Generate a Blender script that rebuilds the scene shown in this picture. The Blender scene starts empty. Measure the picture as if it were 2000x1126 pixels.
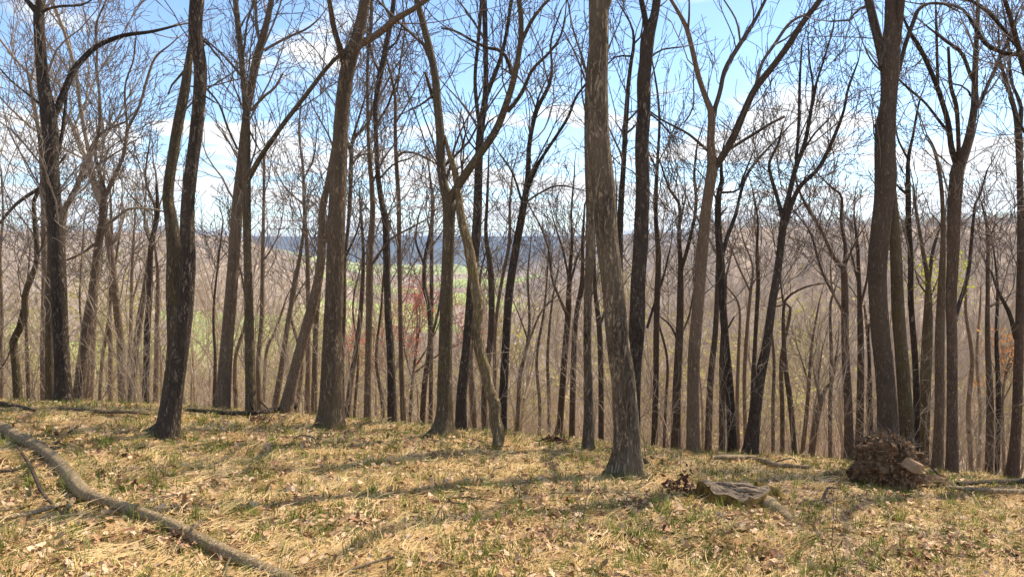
import bpy, math, random
import numpy as np
from math import radians, sin, cos, tan, pi, sqrt, exp

sc = bpy.context.scene
COL = sc.collection

# ------------------------------------------------------------------ camera, sky, sun, exposure
F = 1444.0            # focal length in pixels of the 2000 px wide photograph
EYE = 1.6
PITCH = math.atan((563 - 480) / F)
cam_d = bpy.data.cameras.new('camera')
cam_d.sensor_width = 36.0
cam_d.lens = F / 2000 * 36.0
cam_d.clip_start = 0.05
cam_d.clip_end = 20000
cam = bpy.data.objects.new('camera', cam_d)
COL.objects.link(cam)
cam.location = (0, 0, EYE)
cam.rotation_euler = (pi / 2 - PITCH, 0, 0)
sc.camera = cam

SUN_EL = radians(50)
SUN_AZ = radians(52)      # clockwise from the viewing direction (+Y), so behind the trees and to the right
world = bpy.data.worlds.new('World')
sc.world = world
world.use_nodes = True
wn, wl = world.node_tree.nodes, world.node_tree.links
wn.clear()
SKY_STRENGTH = 0.15
CLOUD = 0.86

def N(nodes, t, **kw):
    n = nodes.new(t)
    for k, v in kw.items():
        setattr(n, k, v)
    return n

def build_world():
    out = N(wn, 'ShaderNodeOutputWorld')
    sky = N(wn, 'ShaderNodeTexSky', sky_type='NISHITA', sun_disc=False)
    sky.sun_elevation = SUN_EL
    sky.sun_rotation = SUN_AZ
    sky.altitude = 300
    sky.air_density = 0.9
    sky.dust_density = 0.15
    sky.ozone_density = 2.8
    bg = N(wn, 'ShaderNodeBackground')
    bg.inputs['Strength'].default_value = SKY_STRENGTH
    wl.new(sky.outputs[0], bg.inputs['Color'])
    cl = N(wn, 'ShaderNodeBackground')
    cl.inputs['Color'].default_value = (1.0, 0.985, 0.96, 1)
    cl.inputs['Strength'].default_value = CLOUD
    tc = N(wn, 'ShaderNodeTexCoord')
    sep = N(wn, 'ShaderNodeSeparateXYZ')
    wl.new(tc.outputs['Generated'], sep.inputs[0])
    # cumulus deck: view direction met with a flat layer
    zz = N(wn, 'ShaderNodeMath', operation='MAXIMUM'); zz.inputs[1].default_value = 0.0
    wl.new(sep.outputs['Z'], zz.inputs[0])
    za = N(wn, 'ShaderNodeMath', operation='ADD'); za.inputs[1].default_value = 0.055
    wl.new(zz.outputs[0], za.inputs[0])
    dx = N(wn, 'ShaderNodeMath', operation='DIVIDE'); wl.new(sep.outputs['X'], dx.inputs[0]); wl.new(za.outputs[0], dx.inputs[1])
    dy = N(wn, 'ShaderNodeMath', operation='DIVIDE'); wl.new(sep.outputs['Y'], dy.inputs[0]); wl.new(za.outputs[0], dy.inputs[1])
    cb = N(wn, 'ShaderNodeCombineXYZ'); wl.new(dx.outputs[0], cb.inputs[0]); wl.new(dy.outputs[0], cb.inputs[1])
    off = N(wn, 'ShaderNodeVectorMath', operation='ADD'); off.inputs[1].default_value = (3.1, 7.35, 0.4)
    wl.new(cb.outputs[0], off.inputs[0])
    no = N(wn, 'ShaderNodeTexNoise'); no.inputs['Scale'].default_value = 0.85
    no.inputs['Detail'].default_value = 9; no.inputs['Roughness'].default_value = 0.52; no.inputs['Distortion'].default_value = 0.25
    wl.new(off.outputs[0], no.inputs['Vector'])
    # more cover low down where the layers close up
    low = N(wn, 'ShaderNodeMapRange'); low.inputs['From Min'].default_value = 0.0; low.inputs['From Max'].default_value = 0.22
    low.inputs['To Min'].default_value = 0.075; low.inputs['To Max'].default_value = 0.0
    wl.new(sep.outputs['Z'], low.inputs['Value'])
    ad = N(wn, 'ShaderNodeMath', operation='ADD'); wl.new(no.outputs['Fac'], ad.inputs[0]); wl.new(low.outputs[0], ad.inputs[1])
    mr = N(wn, 'ShaderNodeMapRange', interpolation_type='SMOOTHSTEP')
    mr.inputs['From Min'].default_value = 0.508; mr.inputs['From Max'].default_value = 0.60
    wl.new(ad.outputs[0], mr.inputs['Value'])
    up = N(wn, 'ShaderNodeMapRange'); up.inputs['From Min'].default_value = 0.0; up.inputs['From Max'].default_value = 0.03
    wl.new(sep.outputs['Z'], up.inputs['Value'])
    mu = N(wn, 'ShaderNodeMath', operation='MULTIPLY'); wl.new(mr.outputs[0], mu.inputs[0]); mu.inputs[1].default_value = 0.93
    # thicker middles of the clouds are greyer than their edges
    gr = N(wn, 'ShaderNodeMapRange'); gr.inputs['From Min'].default_value = 0.58; gr.inputs['From Max'].default_value = 0.72
    gr.inputs['To Min'].default_value = CLOUD; gr.inputs['To Max'].default_value = CLOUD * .66
    wl.new(ad.outputs[0], gr.inputs['Value']); wl.new(gr.outputs[0], cl.inputs['Strength'])
    mix = N(wn, 'ShaderNodeMixShader')
    wl.new(mu.outputs[0], mix.inputs[0]); wl.new(bg.outputs[0], mix.inputs[1]); wl.new(cl.outputs[0], mix.inputs[2])
    wl.new(mix.outputs[0], out.inputs['Surface'])
build_world()

sun_d = bpy.data.lights.new('sun', 'SUN')
sun_d.energy = 4.5
sun_d.angle = radians(0.5)
sun_d.color = (1.0, 0.88, 0.70)
sun = bpy.data.objects.new('sun', sun_d)
COL.objects.link(sun)
sun.location = (30, 30, 60)
sun.rotation_euler = (pi / 2 - SUN_EL, 0, pi - SUN_AZ)   # points from the sun towards the scene

sc.view_settings.view_transform = 'Standard'
sc.view_settings.look = 'None'
sc.view_settings.gamma = 1
sc.view_settings.exposure = 0.70
sc.view_settings.use_curve_mapping = False
sc.render.engine = 'CYCLES'
sc.cycles.max_bounces = 6
sc.cycles.diffuse_bounces = 3
sc.cycles.glossy_bounces = 2
sc.cycles.transmission_bounces = 2
sc.cycles.volume_bounces = 1
sc.cycles.use_denoising = True
sc.cycles.denoiser = 'OPENIMAGEDENOISE'
sc.cycles.denoising_input_passes = 'RGB_ALBEDO_NORMAL'
sc.cycles.sample_clamp_indirect = 6

# ------------------------------------------------------------------ projection helpers
def P(px, py, d):
    """world point seen at pixel (px, py) of the photograph when it lies d metres ahead"""
    cx = (px - 1000) / F
    cz = -(py - 563) / F
    wy = cos(PITCH) + sin(PITCH) * cz
    wz = -sin(PITCH) + cos(PITCH) * cz
    k = d / wy
    return (cx * k, d, EYE + wz * k)

def pxm(w, d):
    return w / F * d

# ------------------------------------------------------------------ terrain
def sstep(t):
    t = np.clip(t, 0, 1)
    return t * t * (3 - 2 * t)

_rs = np.random.RandomState(11)
_waves = [(_rs.uniform(-1, 1, 2) / np.linalg.norm(_rs.uniform(-1, 1, 2) + 1e-3), _rs.uniform(0, 6.28)) for _ in range(24)]

def bumps(x, y, wl, n=6, o=0):
    s = 0
    for i in range(n):
        (k, ph) = _waves[(i + o) % 24]
        f = 6.283 / wl * (0.7 + 0.22 * i)
        s = s + np.sin((k[0] * x + k[1] * y) * f + ph + 1.7 * np.sin((k[1] * x - k[0] * y) * f * 0.37 + ph * 2)) / (1 + .35 * i)
    return s / 3.2

def tops(az, y1, ka, kp):
    py = np.interp(az, ka, kp)
    return EYE + (480 - py) / F * y1

def H(x, y):
    x = np.asarray(x, float); y = np.asarray(y, float)
    r = np.hypot(x, y) + 1e-6
    k = np.minimum(1, 30 / r)
    xp, yp = x * k, y * k
    z = -.105 * yp - np.where(xp > 0, .10 * xp, .065 * xp)
    fwd = sstep((y / r + .25) / .75)
    t = np.maximum(0, y - 8.5 + .35 * np.sin(x * .55 + 1))
    drop = np.where(t < 8, .3 * t * t / 16, .3 * (t - 4))
    z = z - drop * fwd
    z = z + .035 * bumps(x, y, 2.3) * np.minimum(1, r / 3) + .05 * bumps(x, y, 5.5, 6, 7)
    z = z + np.clip((r - 20) / 60, 0, 1) * 1.2 * bumps(x, y, 45, 6, 3)
    ys = np.maximum(y, 1.0)
    az = np.clip(x / ys, -1.6, 1.6)
    floor = -95 + 50 * sstep((az - .02) / .42)
    floor = floor + 3 * bumps(x, y, 260, 6, 5)
    # smooth maximum of the home slope and the valley floor
    w = 14.0
    hh = np.clip(.5 + .5 * (floor - z) / w, 0, 1)
    zz = z * (1 - hh) + floor * hh + w * hh * (1 - hh) * .5
    zz = np.where(y > 5, zz, z)
    # hills beyond the valley
    def hill(zz, ka, kp, y0k, y1k, rough):
        y0 = np.interp(az, ka, y0k); y1 = np.interp(az, ka, y1k)
        top = tops(az, y1, ka, kp) + rough * bumps(x, y * .4, 420, 6, 9)
        g = floor + (top - floor) * sstep((y - y0) / (y1 - y0))
        return np.where(y > y0, np.maximum(zz, g), zz)
    zz = hill(zz, [-1.6, -.7, -.42, -.37, -.33, -.28, -.21, -.16], [452, 450, 456, 462, 488, 518, 556, 580],
              [820, 850, 900, 950, 950, 1000, 1000, 1000], [1600, 1600, 1600, 1650, 1650, 1650, 1650, 1650], 4)
    zz = hill(zz, [-.02, .05, .104, .16, .208, .25, .277, .6, 1.6], [590, 562, 545, 528, 500, 462, 444, 440, 438],
              [700, 650, 600, 560, 480, 420, 360, 220, 220], [1400, 1400, 1400, 1350, 1300, 1250, 1200, 900, 900], 3)
    zz = hill(zz, [-.13, -.02, .03, .07, .2, .3, .6], [560, 528, 492, 464, 454, 452, 470],
              [2300, 2300, 2200, 2000, 2000, 2000, 2000], [3300, 3300, 3200, 3100, 3000, 3000, 3000], 5)
    zz = hill(zz, [-1.6, -.6, -.3, 0, .3, .8, 1.6], [461, 460, 462, 461, 459, 460, 460],
              [4300] * 7, [5600, 5600, 5600, 5500, 5400, 5600, 5600], 7)
    far = np.clip((y - 750) / 700, 0, 1)
    zz = zz + far * (2.0 + far) * bumps(x, y, 34, 6, 13) * np.where(field_mask(x, y) > .3, .1, 1)
    return zz

FIELDS = [(-.66, -.50, 400, 760), (-.53, -.40, 470, 700), (-.46, -.27, 640, 1010), (-.27, -.08, 820, 1240), (-.08, .0, 1100, 1500),
          (-.28, -.14, 1500, 1850), (-.30, -.05, 2500, 3900), (-.10, .02, 1700, 2200), (-.8, -.66, 500, 900)]
def field_mask(x, y):
    ys = np.maximum(y, 1.0); az = x / ys
    m = np.zeros_like(az)
    for a0, a1, y0, y1 in FIELDS:
        wa = .02; wy = .05 * (y1 - y0) + 8
        sh = .06 * np.sin(y / (y1 - y0) * 5 + a0 * 40)
        q = np.minimum(np.minimum((az + sh * .4 - a0) / wa, (a1 - az - sh * .4) / wa), np.minimum((y - y0) / wy, (y1 - y) / wy))
        m = np.maximum(m, np.clip(q + .5, 0, 1))
    return m

def Hs(x, y):
    return float(H(x, y))

def depth_at(px, py, far=15.0, up=0.0):
    """depth where the ray through a pixel meets the ground, or passes it closest"""
    ds = np.linspace(2.2, far, 700)
    cx = (px - 1000) / F; cz = -(py - 563) / F
    wy = cos(PITCH) + sin(PITCH) * cz; wz = -sin(PITCH) + cos(PITCH) * cz
    xs = cx * ds / wy; zs = EYE + wz * ds / wy
    g = zs - H(xs, ds) - up
    hit = np.where(g <= 0)[0]
    i = hit[0] if len(hit) else int(np.argmin(g))
    return float(ds[i])

def G(px, py, lift=0.0, far=15.0, up=0.0):
    d = depth_at(px, py, far, up)
    x = (px - 1000) / F * d / (cos(PITCH) + sin(PITCH) * -(py - 563) / F)
    return (x, d, Hs(x, d) + lift)

# ------------------------------------------------------------------ materials
def new_mat(name):
    m = bpy.data.materials.new(name); m.use_nodes = True
    nt = m.node_tree; nt.nodes.clear()
    out = N(nt.nodes, 'ShaderNodeOutputMaterial'); b = N(nt.nodes, 'ShaderNodeBsdfPrincipled')
    b.inputs['Roughness'].default_value = .9
    b.inputs['Specular IOR Level'].default_value = .2
    nt.links.new(b.outputs[0], out.inputs['Surface'])
    return m, nt, b

def ramp(nt, fac, stops):
    r = N(nt.nodes, 'ShaderNodeValToRGB')
    els = r.color_ramp.elements
    while len(els) < len(stops):
        els.new(.5)
    for e, (p, c) in zip(els, stops):
        e.position = p; e.color = (*c, 1)
    nt.links.new(fac, r.inputs[0])
    return r.outputs[0]

def noise(nt, vec, scale, detail=4, rough=.55, dist=0):
    n = N(nt.nodes, 'ShaderNodeTexNoise')
    n.inputs['Scale'].default_value = scale; n.inputs['Detail'].default_value = detail
    n.inputs['Roughness'].default_value = rough; n.inputs['Distortion'].default_value = dist
    if vec is not None:
        nt.links.new(vec, n.inputs['Vector'])
    return n.outputs['Fac']

def scaled(nt, vec, s):
    m = N(nt.nodes, 'ShaderNodeMapping'); m.inputs['Scale'].default_value = s
    nt.links.new(vec, m.inputs['Vector'])
    return m.outputs[0]

def mixc(nt, fac, a, b):
    m = N(nt.nodes, 'ShaderNodeMix', data_type='RGBA')
    if isinstance(fac, float): m.inputs[0].default_value = fac
    else: nt.links.new(fac, m.inputs[0])
    for s, v in ((6, a), (7, b)):
        if isinstance(v, tuple): m.inputs[s].default_value = (*v, 1)
        else: nt.links.new(v, m.inputs[s])
    return m.outputs[2]

def mrange(nt, v, a, b, c=0., d=1.):
    m = N(nt.nodes, 'ShaderNodeMapRange'); m.inputs['From Min'].default_value = a; m.inputs['From Max'].default_value = b
    m.inputs['To Min'].default_value = c; m.inputs['To Max'].default_value = d
    nt.links.new(v, m.inputs['Value'])
    return m.outputs[0]

def bark(name, dark, mid, light, ridge=26, moss=None, shag=3.0, bump=.035):
    dark, mid, light = [(c[0] * 1.22, c[1] * 1.18, c[2] * 1.08) for c in (dark, mid, light)]
    m, nt, b = new_mat(name)
    tc = N(nt.nodes, 'ShaderNodeTexCoord').outputs['Object']
    w = noise(nt, tc, 3.0, 3)
    add = N(nt.nodes, 'ShaderNodeVectorMath', operation='ADD')
    sc_ = N(nt.nodes, 'ShaderNodeVectorMath', operation='SCALE'); sc_.inputs['Scale'].default_value = .12
    cw = N(nt.nodes, 'ShaderNodeCombineXYZ'); nt.links.new(w, cw.inputs[0]); nt.links.new(w, cw.inputs[1])
    nt.links.new(cw.outputs[0], sc_.inputs[0]); nt.links.new(tc, add.inputs[0]); nt.links.new(sc_.outputs[0], add.inputs[1])
    v = scaled(nt, add.outputs[0], (1, 1, 1 / shag / 2))
    def fissure(scale, zs, w):
        f = noise(nt, scaled(nt, add.outputs[0], (1, 1, zs)), scale, 3, .6, .7)
        s_ = N(nt.nodes, 'ShaderNodeMath', operation='SUBTRACT'); nt.links.new(f, s_.inputs[0]); s_.inputs[1].default_value = .5
        a_ = N(nt.nodes, 'ShaderNodeMath', operation='ABSOLUTE'); nt.links.new(s_.outputs[0], a_.inputs[0])
        return mrange(nt, a_.outputs[0], .005, w * 1.35)
    pm = N(nt.nodes, 'ShaderNodeMath', operation='MULTIPLY')
    nt.links.new(fissure(ridge * .62, .45 / shag, .07), pm.inputs[0]); nt.links.new(fissure(ridge * 1.5, .6 / shag, .10), pm.inputs[1])
    plates = pm.outputs[0]
    fine = noise(nt, scaled(nt, add.outputs[0], (1, 1, .16)), ridge * 2.4, 9, .72, .4)
    big = noise(nt, scaled(nt, tc, (1, 1, .4)), 2.2, 4)
    hsum = N(nt.nodes, 'ShaderNodeMath', operation='MULTIPLY_ADD')
    nt.links.new(fine, hsum.inputs[0]); hsum.inputs[1].default_value = 1.8; nt.links.new(plates, hsum.inputs[2])
    half = mrange(nt, hsum.outputs[0], .85, 1.95)
    col = ramp(nt, half, [(0.0, dark), (.45, mid), (1.0, light)])
    col = mixc(nt, mrange(nt, big, .35, .7, 0., .45), col, tuple(c * 1.25 for c in mid))
    oi = N(nt.nodes, 'ShaderNodeObjectInfo')
    hsv = N(nt.nodes, 'ShaderNodeHueSaturation')
    nt.links.new(mrange(nt, oi.outputs['Random'], 0, 1, .82, 1.18), hsv.inputs['Value'])
    nt.links.new(col, hsv.inputs['Color'])
    col = hsv.outputs[0]
    lich = noise(nt, tc, 9, 5, .7)
    col = mixc(nt, mrange(nt, lich, .62, .72, 0., .5), col, (.30, .31, .25))
    if moss:
        sep = N(nt.nodes, 'ShaderNodeSeparateXYZ'); nt.links.new(tc, sep.inputs[0])
        mm = N(nt.nodes, 'ShaderNodeMath', operation='MULTIPLY')
        nt.links.new(mrange(nt, sep.outputs['Z'], moss[0], moss[1], 1., 0.), mm.inputs[0])
        nt.links.new(mrange(nt, noise(nt, tc, moss[2], 6, .75), .5, .68), mm.inputs[1])
        col = mixc(nt, mm.outputs[0], col, moss[3] if len(moss) > 3 else (.17, .135, .03))
    nt.links.new(col, b.inputs['Base Color'])
    bu = N(nt.nodes, 'ShaderNodeBump'); bu.inputs['Strength'].default_value = 1; bu.inputs['Distance'].default_value = bump
    nt.links.new(half, bu.inputs['Height']); nt.links.new(bu.outputs[0], b.inputs['Normal'])
    return m

M = {}
M['dark'] = bark('bark_dark_furrowed', (.025, .019, .015), (.10, .078, .062), (.25, .205, .165), 15, shag=1.8)
M['brown'] = bark('bark_brown_ridged', (.055, .04, .030), (.155, .115, .085), (.28, .215, .16), 30)
M['mossfoot'] = bark('bark_brown_mossy_foot', (.055, .04, .028), (.19, .14, .095), (.36, .28, .195), 22, moss=(.1, .9, 7))
M['grey'] = bark('bark_grey_flaky', (.03, .022, .016), (.26, .205, .145), (.50, .40, .29), 15, shag=2.6, moss=(.0, .45, 6))
M['mottled'] = bark('bark_mottled', (.055, .04, .027), (.185, .145, .095), (.34, .28, .19), 28, moss=(.6, 5.0, 5))
M['rotten'] = bark('bark_rotten_mossy', (.07, .045, .025), (.50, .38, .22), (.74, .62, .43), 14, shag=2.6, moss=(2.2, 3.8, 3, (.30, .23, .03)), bump=.08)
M['tan'] = bark('bark_tan', (.11, .08, .055), (.28, .205, .145), (.45, .345, .25), 26)
M['reddish'] = bark('bark_reddish', (.06, .042, .032), (.19, .135, .10), (.33, .25, .19), 26)
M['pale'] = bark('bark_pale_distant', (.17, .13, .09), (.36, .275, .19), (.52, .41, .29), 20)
M['log'] = bark('bark_fallen_grey', (.13, .09, .05), (.42, .32, .20), (.58, .47, .32), 20, shag=.8, bump=.016)
M['deadwood'] = bark('deadwood_bleached', (.09, .068, .045), (.30, .235, .16), (.47, .38, .27), 30, shag=6, bump=.01)

def flat_mat(name, c0, c1, scale=3.0, rough=.85, obj_random=True, trans=0.0):
    m, nt, b = new_mat(name)
    tc = N(nt.nodes, 'ShaderNodeTexCoord').outputs['Object']
    f = noise(nt, tc, scale, 3)
    if obj_random:
        oi = N(nt.nodes, 'ShaderNodeObjectInfo')
        ad = N(nt.nodes, 'ShaderNodeMath', operation='MULTIPLY_ADD')
        nt.links.new(f, ad.inputs[0]); ad.inputs[1].default_value = .35
        nt.links.new(mrange(nt, oi.outputs['Random'], 0, 1, -.1, .75), ad.inputs[2])
        f = ad.outputs[0]
    col = ramp(nt, f, [(.15, c0), (.85, c1)])
    nt.links.new(col, b.inputs['Base Color'])
    b.inputs['Roughness'].default_value = rough
    if trans:
        t = N(nt.nodes, 'ShaderNodeBsdfTranslucent'); nt.links.new(col, t.inputs['Color'])
        mx = N(nt.nodes, 'ShaderNodeMixShader'); mx.inputs[0].default_value = trans
        nt.links.new(b.outputs[0], mx.inputs[1]); nt.links.new(t.outputs[0], mx.inputs[2])
        out = [n for n in nt.nodes if n.type == 'OUTPUT_MATERIAL'][0]
        nt.links.new(mx.outputs[0], out.inputs['Surface'])
    return m

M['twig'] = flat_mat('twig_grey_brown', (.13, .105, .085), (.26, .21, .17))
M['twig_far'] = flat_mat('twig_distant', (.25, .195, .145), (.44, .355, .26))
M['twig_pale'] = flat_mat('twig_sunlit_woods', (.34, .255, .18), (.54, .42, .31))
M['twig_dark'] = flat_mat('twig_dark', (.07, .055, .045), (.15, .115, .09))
M['redbud'] = flat_mat('red_buds', (.52, .17, .13), (.68, .32, .25), trans=.4)
M['orangeleaf'] = flat_mat('orange_leaves', (.42, .19, .07), (.62, .32, .14), trans=.4)
M['limeleaf'] = flat_mat('lime_leaves', (.30, .34, .05), (.50, .50, .10), trans=.5)
M['palelime'] = flat_mat('pale_lime_buds', (.32, .29, .12), (.44, .40, .17), trans=.4)
M['straw'] = flat_mat('dry_straw', (.42, .265, .10), (.78, .575, .29), 6, trans=.15)
M['green'] = flat_mat('green_grass', (.08, .115, .018), (.27, .33, .06), 4, trans=.35)
def leaf_mat(name, stops):
    m, nt, b = new_mat(name)
    oi = N(nt.nodes, 'ShaderNodeObjectInfo')
    col = ramp(nt, oi.outputs['Random'], stops)
    tc = N(nt.nodes, 'ShaderNodeTexCoord').outputs['Object']
    col = mixc(nt, mrange(nt, noise(nt, tc, 40, 4), .5, .75, 0., .4), col, (.2, .11, .06))
    nt.links.new(col, b.inputs['Base Color'])
    b.inputs['Roughness'].default_value = .75
    b.inputs['Specular IOR Level'].default_value = .25
    return m
M['leaf'] = leaf_mat('dead_leaf', [(0, (.14, .06, .03)), (.2, (.33, .17, .08)), (.45, (.50, .31, .17)), (.75, (.60, .40, .235)), (1, (.66, .49, .32))])
M['rustleaf'] = leaf_mat('rust_leaf', [(0, (.09, .035, .022)), (.5, (.24, .105, .06)), (1, (.42, .22, .13))])

def ground_mat():
    m, nt, b = new_mat('forest_ground')
    geo = N(nt.nodes, 'ShaderNodeNewGeometry').outputs['Position']
    sep = N(nt.nodes, 'ShaderNodeSeparateXYZ'); nt.links.new(geo, sep.inputs[0])
    near = ramp(nt, noise(nt, scaled(nt, geo, (1, 1, .5)), 26, 8, .7, .6), [(.32, (.035, .022, .012)), (.47, (.22, .14, .075)), (.6, (.47, .34, .20)), (.8, (.62, .48, .31))])  # darkest stop paints the shade in crevices between the leaves
    gr = noise(nt, geo, .9, 6, .65)
    near = mixc(nt, mrange(nt, gr, .52, .66, 0., .55), near, (.20, .22, .06))
    mid = ramp(nt, noise(nt, geo, 1.6, 8, .75), [(.3, (.30, .21, .13)), (.5, (.54, .40, .265)), (.7, (.68, .53, .37))])
    c = mixc(nt, mrange(nt, sep.outputs['Y'], 14, 30), near, mid)
    # bare woods seen from afar: grey-violet twig haze broken by trunks and clumps
    fv = N(nt.nodes, 'ShaderNodeTexVoronoi'); fv.inputs['Scale'].default_value = .085
    nt.links.new(scaled(nt, geo, (1, .55, .35)), fv.inputs['Vector'])
    fn = noise(nt, scaled(nt, geo, (1, .5, .3)), .22, 10, .78)
    big = noise(nt, geo, .0045, 5, .6)
    fa = N(nt.nodes, 'ShaderNodeMath', operation='MULTIPLY_ADD'); nt.links.new(fv.outputs['Distance'], fa.inputs[0]); fa.inputs[1].default_value = .3; nt.links.new(fn, fa.inputs[2])
    far = ramp(nt, fa.outputs[0], [(.45, (.15, .10, .06)), (.62, (.33, .235, .155)), (.82, (.50, .385, .265))])
    far = mixc(nt, mrange(nt, big, .52, .6, 0., .5), far, (.10, .085, .07))
    cloud_shade = mrange(nt, sep.outputs['Y'], 2300, 3000, 0., .75)  # cloud shadow over the far ridges, painted into the woods colour
    far = mixc(nt, cloud_shade, far, (.028, .040, .036))
    ygr = noise(nt, geo, .03, 4, .6)
    far = mixc(nt, mrange(nt, ygr, .66, .7, 0., .6), far, (.28, .28, .09))
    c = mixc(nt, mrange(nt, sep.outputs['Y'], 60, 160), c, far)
    at = N(nt.nodes, 'ShaderNodeAttribute', attribute_name='field')
    fm = N(nt.nodes, 'ShaderNodeMath', operation='ADD'); nt.links.new(at.outputs['Fac'], fm.inputs[0])
    nt.links.new(mrange(nt, noise(nt, geo, .02, 4), .3, .7, -.2, .2), fm.inputs[1])
    fcol = ramp(nt, noise(nt, geo, .006, 3), [(.35, (.24, .32, .07)), (.5, (.36, .42, .10)), (.62, (.46, .40, .2)), (.7, (.28, .35, .09))])
    c = mixc(nt, mrange(nt, fm.outputs[0], .42, .52), c, fcol)
    nt.links.new(c, b.inputs['Base Color'])
    bu = N(nt.nodes, 'ShaderNodeBump'); bu.inputs['Distance'].default_value = .03; bu.inputs['Strength'].default_value = .8
    nt.links.new(noise(nt, geo, 30, 8, .7), bu.inputs['Height']); nt.links.new(bu.outputs[0], b.inputs['Normal'])
    return m
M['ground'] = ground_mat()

# ------------------------------------------------------------------ mesh helpers
def mesh_np(name, V, quads=None, tris=None, mats=(), smooth=True):
    me = bpy.data.meshes.new(name)
    nq = 0 if quads is None else len(quads); ntr = 0 if tris is None else len(tris)
    me.vertices.add(len(V)); me.vertices.foreach_set('co', np.asarray(V, np.float32).ravel())
    me.loops.add(nq * 4 + ntr * 3)
    li = []
    if nq: li.append(np.asarray(quads, np.int32).ravel())
    if ntr: li.append(np.asarray(tris, np.int32).ravel())
    me.loops.foreach_set('vertex_index', np.concatenate(li))
    me.polygons.add(nq + ntr)
    st = np.concatenate([np.arange(nq) * 4, nq * 4 + np.arange(ntr) * 3]).astype(np.int32)
    me.polygons.foreach_set('loop_start', st)
    me.polygons.foreach_set('use_smooth', np.full(nq + ntr, smooth))
    me.update(calc_edges=True)
    for m in mats: me.materials.append(m)
    return me

def put(name, me, parent=None, loc=None, **props):
    o = bpy.data.objects.new(name, me); COL.objects.link(o)
    if parent is not None: o.parent = parent
    if loc is not None: o.location = loc
    for k, v in props.items(): o[k] = v
    return o

def empty(name, loc, label, cat, group=None):
    o = bpy.data.objects.new(name, None); COL.objects.link(o)
    o.empty_display_size = .3
    o.location = loc; o['label'] = label; o['category'] = cat
    if group: o['group'] = group
    return o

class Tubes:
    def __init__(s): s.g = {}
    def add(s, pts, rad, sides):
        s.g.setdefault((len(pts), sides), []).append((pts, rad))
    def count(s): return sum(len(v) for v in s.g.values())
    def mesh(s, name, mat, origin=(0, 0, 0)):
        VV, QQ, TT, base = [], [], [], 0
        for (n, k), L in s.g.items():
            Pn = np.array([a for a, _ in L], float) - np.array(origin)
            R = np.array([b for _, b in L], float)
            T = np.gradient(Pn, axis=1); T /= np.linalg.norm(T, axis=2, keepdims=True) + 1e-9
            mt = np.abs(T.mean(axis=1)); ref = np.eye(3)[np.argmin(mt, axis=1)][:, None, :]
            U = np.cross(T, ref); U /= np.linalg.norm(U, axis=2, keepdims=True) + 1e-9
            W = np.cross(T, U)
            th = np.arange(k) / k * 2 * pi
            V = Pn[:, :, None, :] + R[:, :, None, None] * (np.cos(th)[None, None, :, None] * U[:, :, None, :] + np.sin(th)[None, None, :, None] * W[:, :, None, :])
            m = len(L)
            idx = base + np.arange(m * n * k).reshape(m, n, k)
            a = idx[:, :-1, :]; b = np.roll(a, -1, 2); d = idx[:, 1:, :]; c = np.roll(d, -1, 2)
            QQ.append(np.stack([a, b, c, d], -1).reshape(-1, 4))
            VV.append(V.reshape(-1, 3)); base += m * n * k
            if k >= 5:    # close both ends
                for e in (0, -1):
                    ring = idx[:, e, :]
                    for j in range(1, k - 1):
                        TT.append(np.stack([ring[:, 0], ring[:, j], ring[:, j + 1]], -1))
        if not VV: return None
        return mesh_np(name, np.concatenate(VV), np.concatenate(QQ), np.concatenate(TT) if TT else None, [mat])

def catmull(rows, per):
    """smooth a polyline of (x,y,z,r) rows"""
    A = np.array(rows, float)
    if len(A) < 3:
        t = np.linspace(0, 1, per * (len(A) - 1) + 1)[:, None]
        return A[0] * (1 - t) + A[-1] * t
    Q = np.vstack([2 * A[0] - A[1], A, 2 * A[-1] - A[-2]])
    out = []
    for i in range(1, len(Q) - 2):
        p0, p1, p2, p3 = Q[i - 1], Q[i], Q[i + 1], Q[i + 2]
        for j in range(per):
            t = j / per
            out.append(.5 * ((2 * p1) + (-p0 + p2) * t + (2 * p0 - 5 * p1 + 4 * p2 - p3) * t * t + (-p0 + 3 * p1 - 3 * p2 + p3) * t ** 3))
    out.append(A[-1])
    out = np.array(out); out[:, 3] = np.maximum(out[:, 3], A[:, 3].min() * .7)
    return out

def resample(rows, step):
    """catmull then even spacing of about step metres"""
    C = catmull(rows, 8)
    s = np.concatenate([[0], np.cumsum(np.linalg.norm(np.diff(C[:, :3], axis=0), axis=1))])
    n = max(3, int(s[-1] / step) + 1)
    t = np.linspace(0, s[-1], n)
    return np.stack([np.interp(t, s, C[:, i]) for i in range(4)], 1), t

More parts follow.
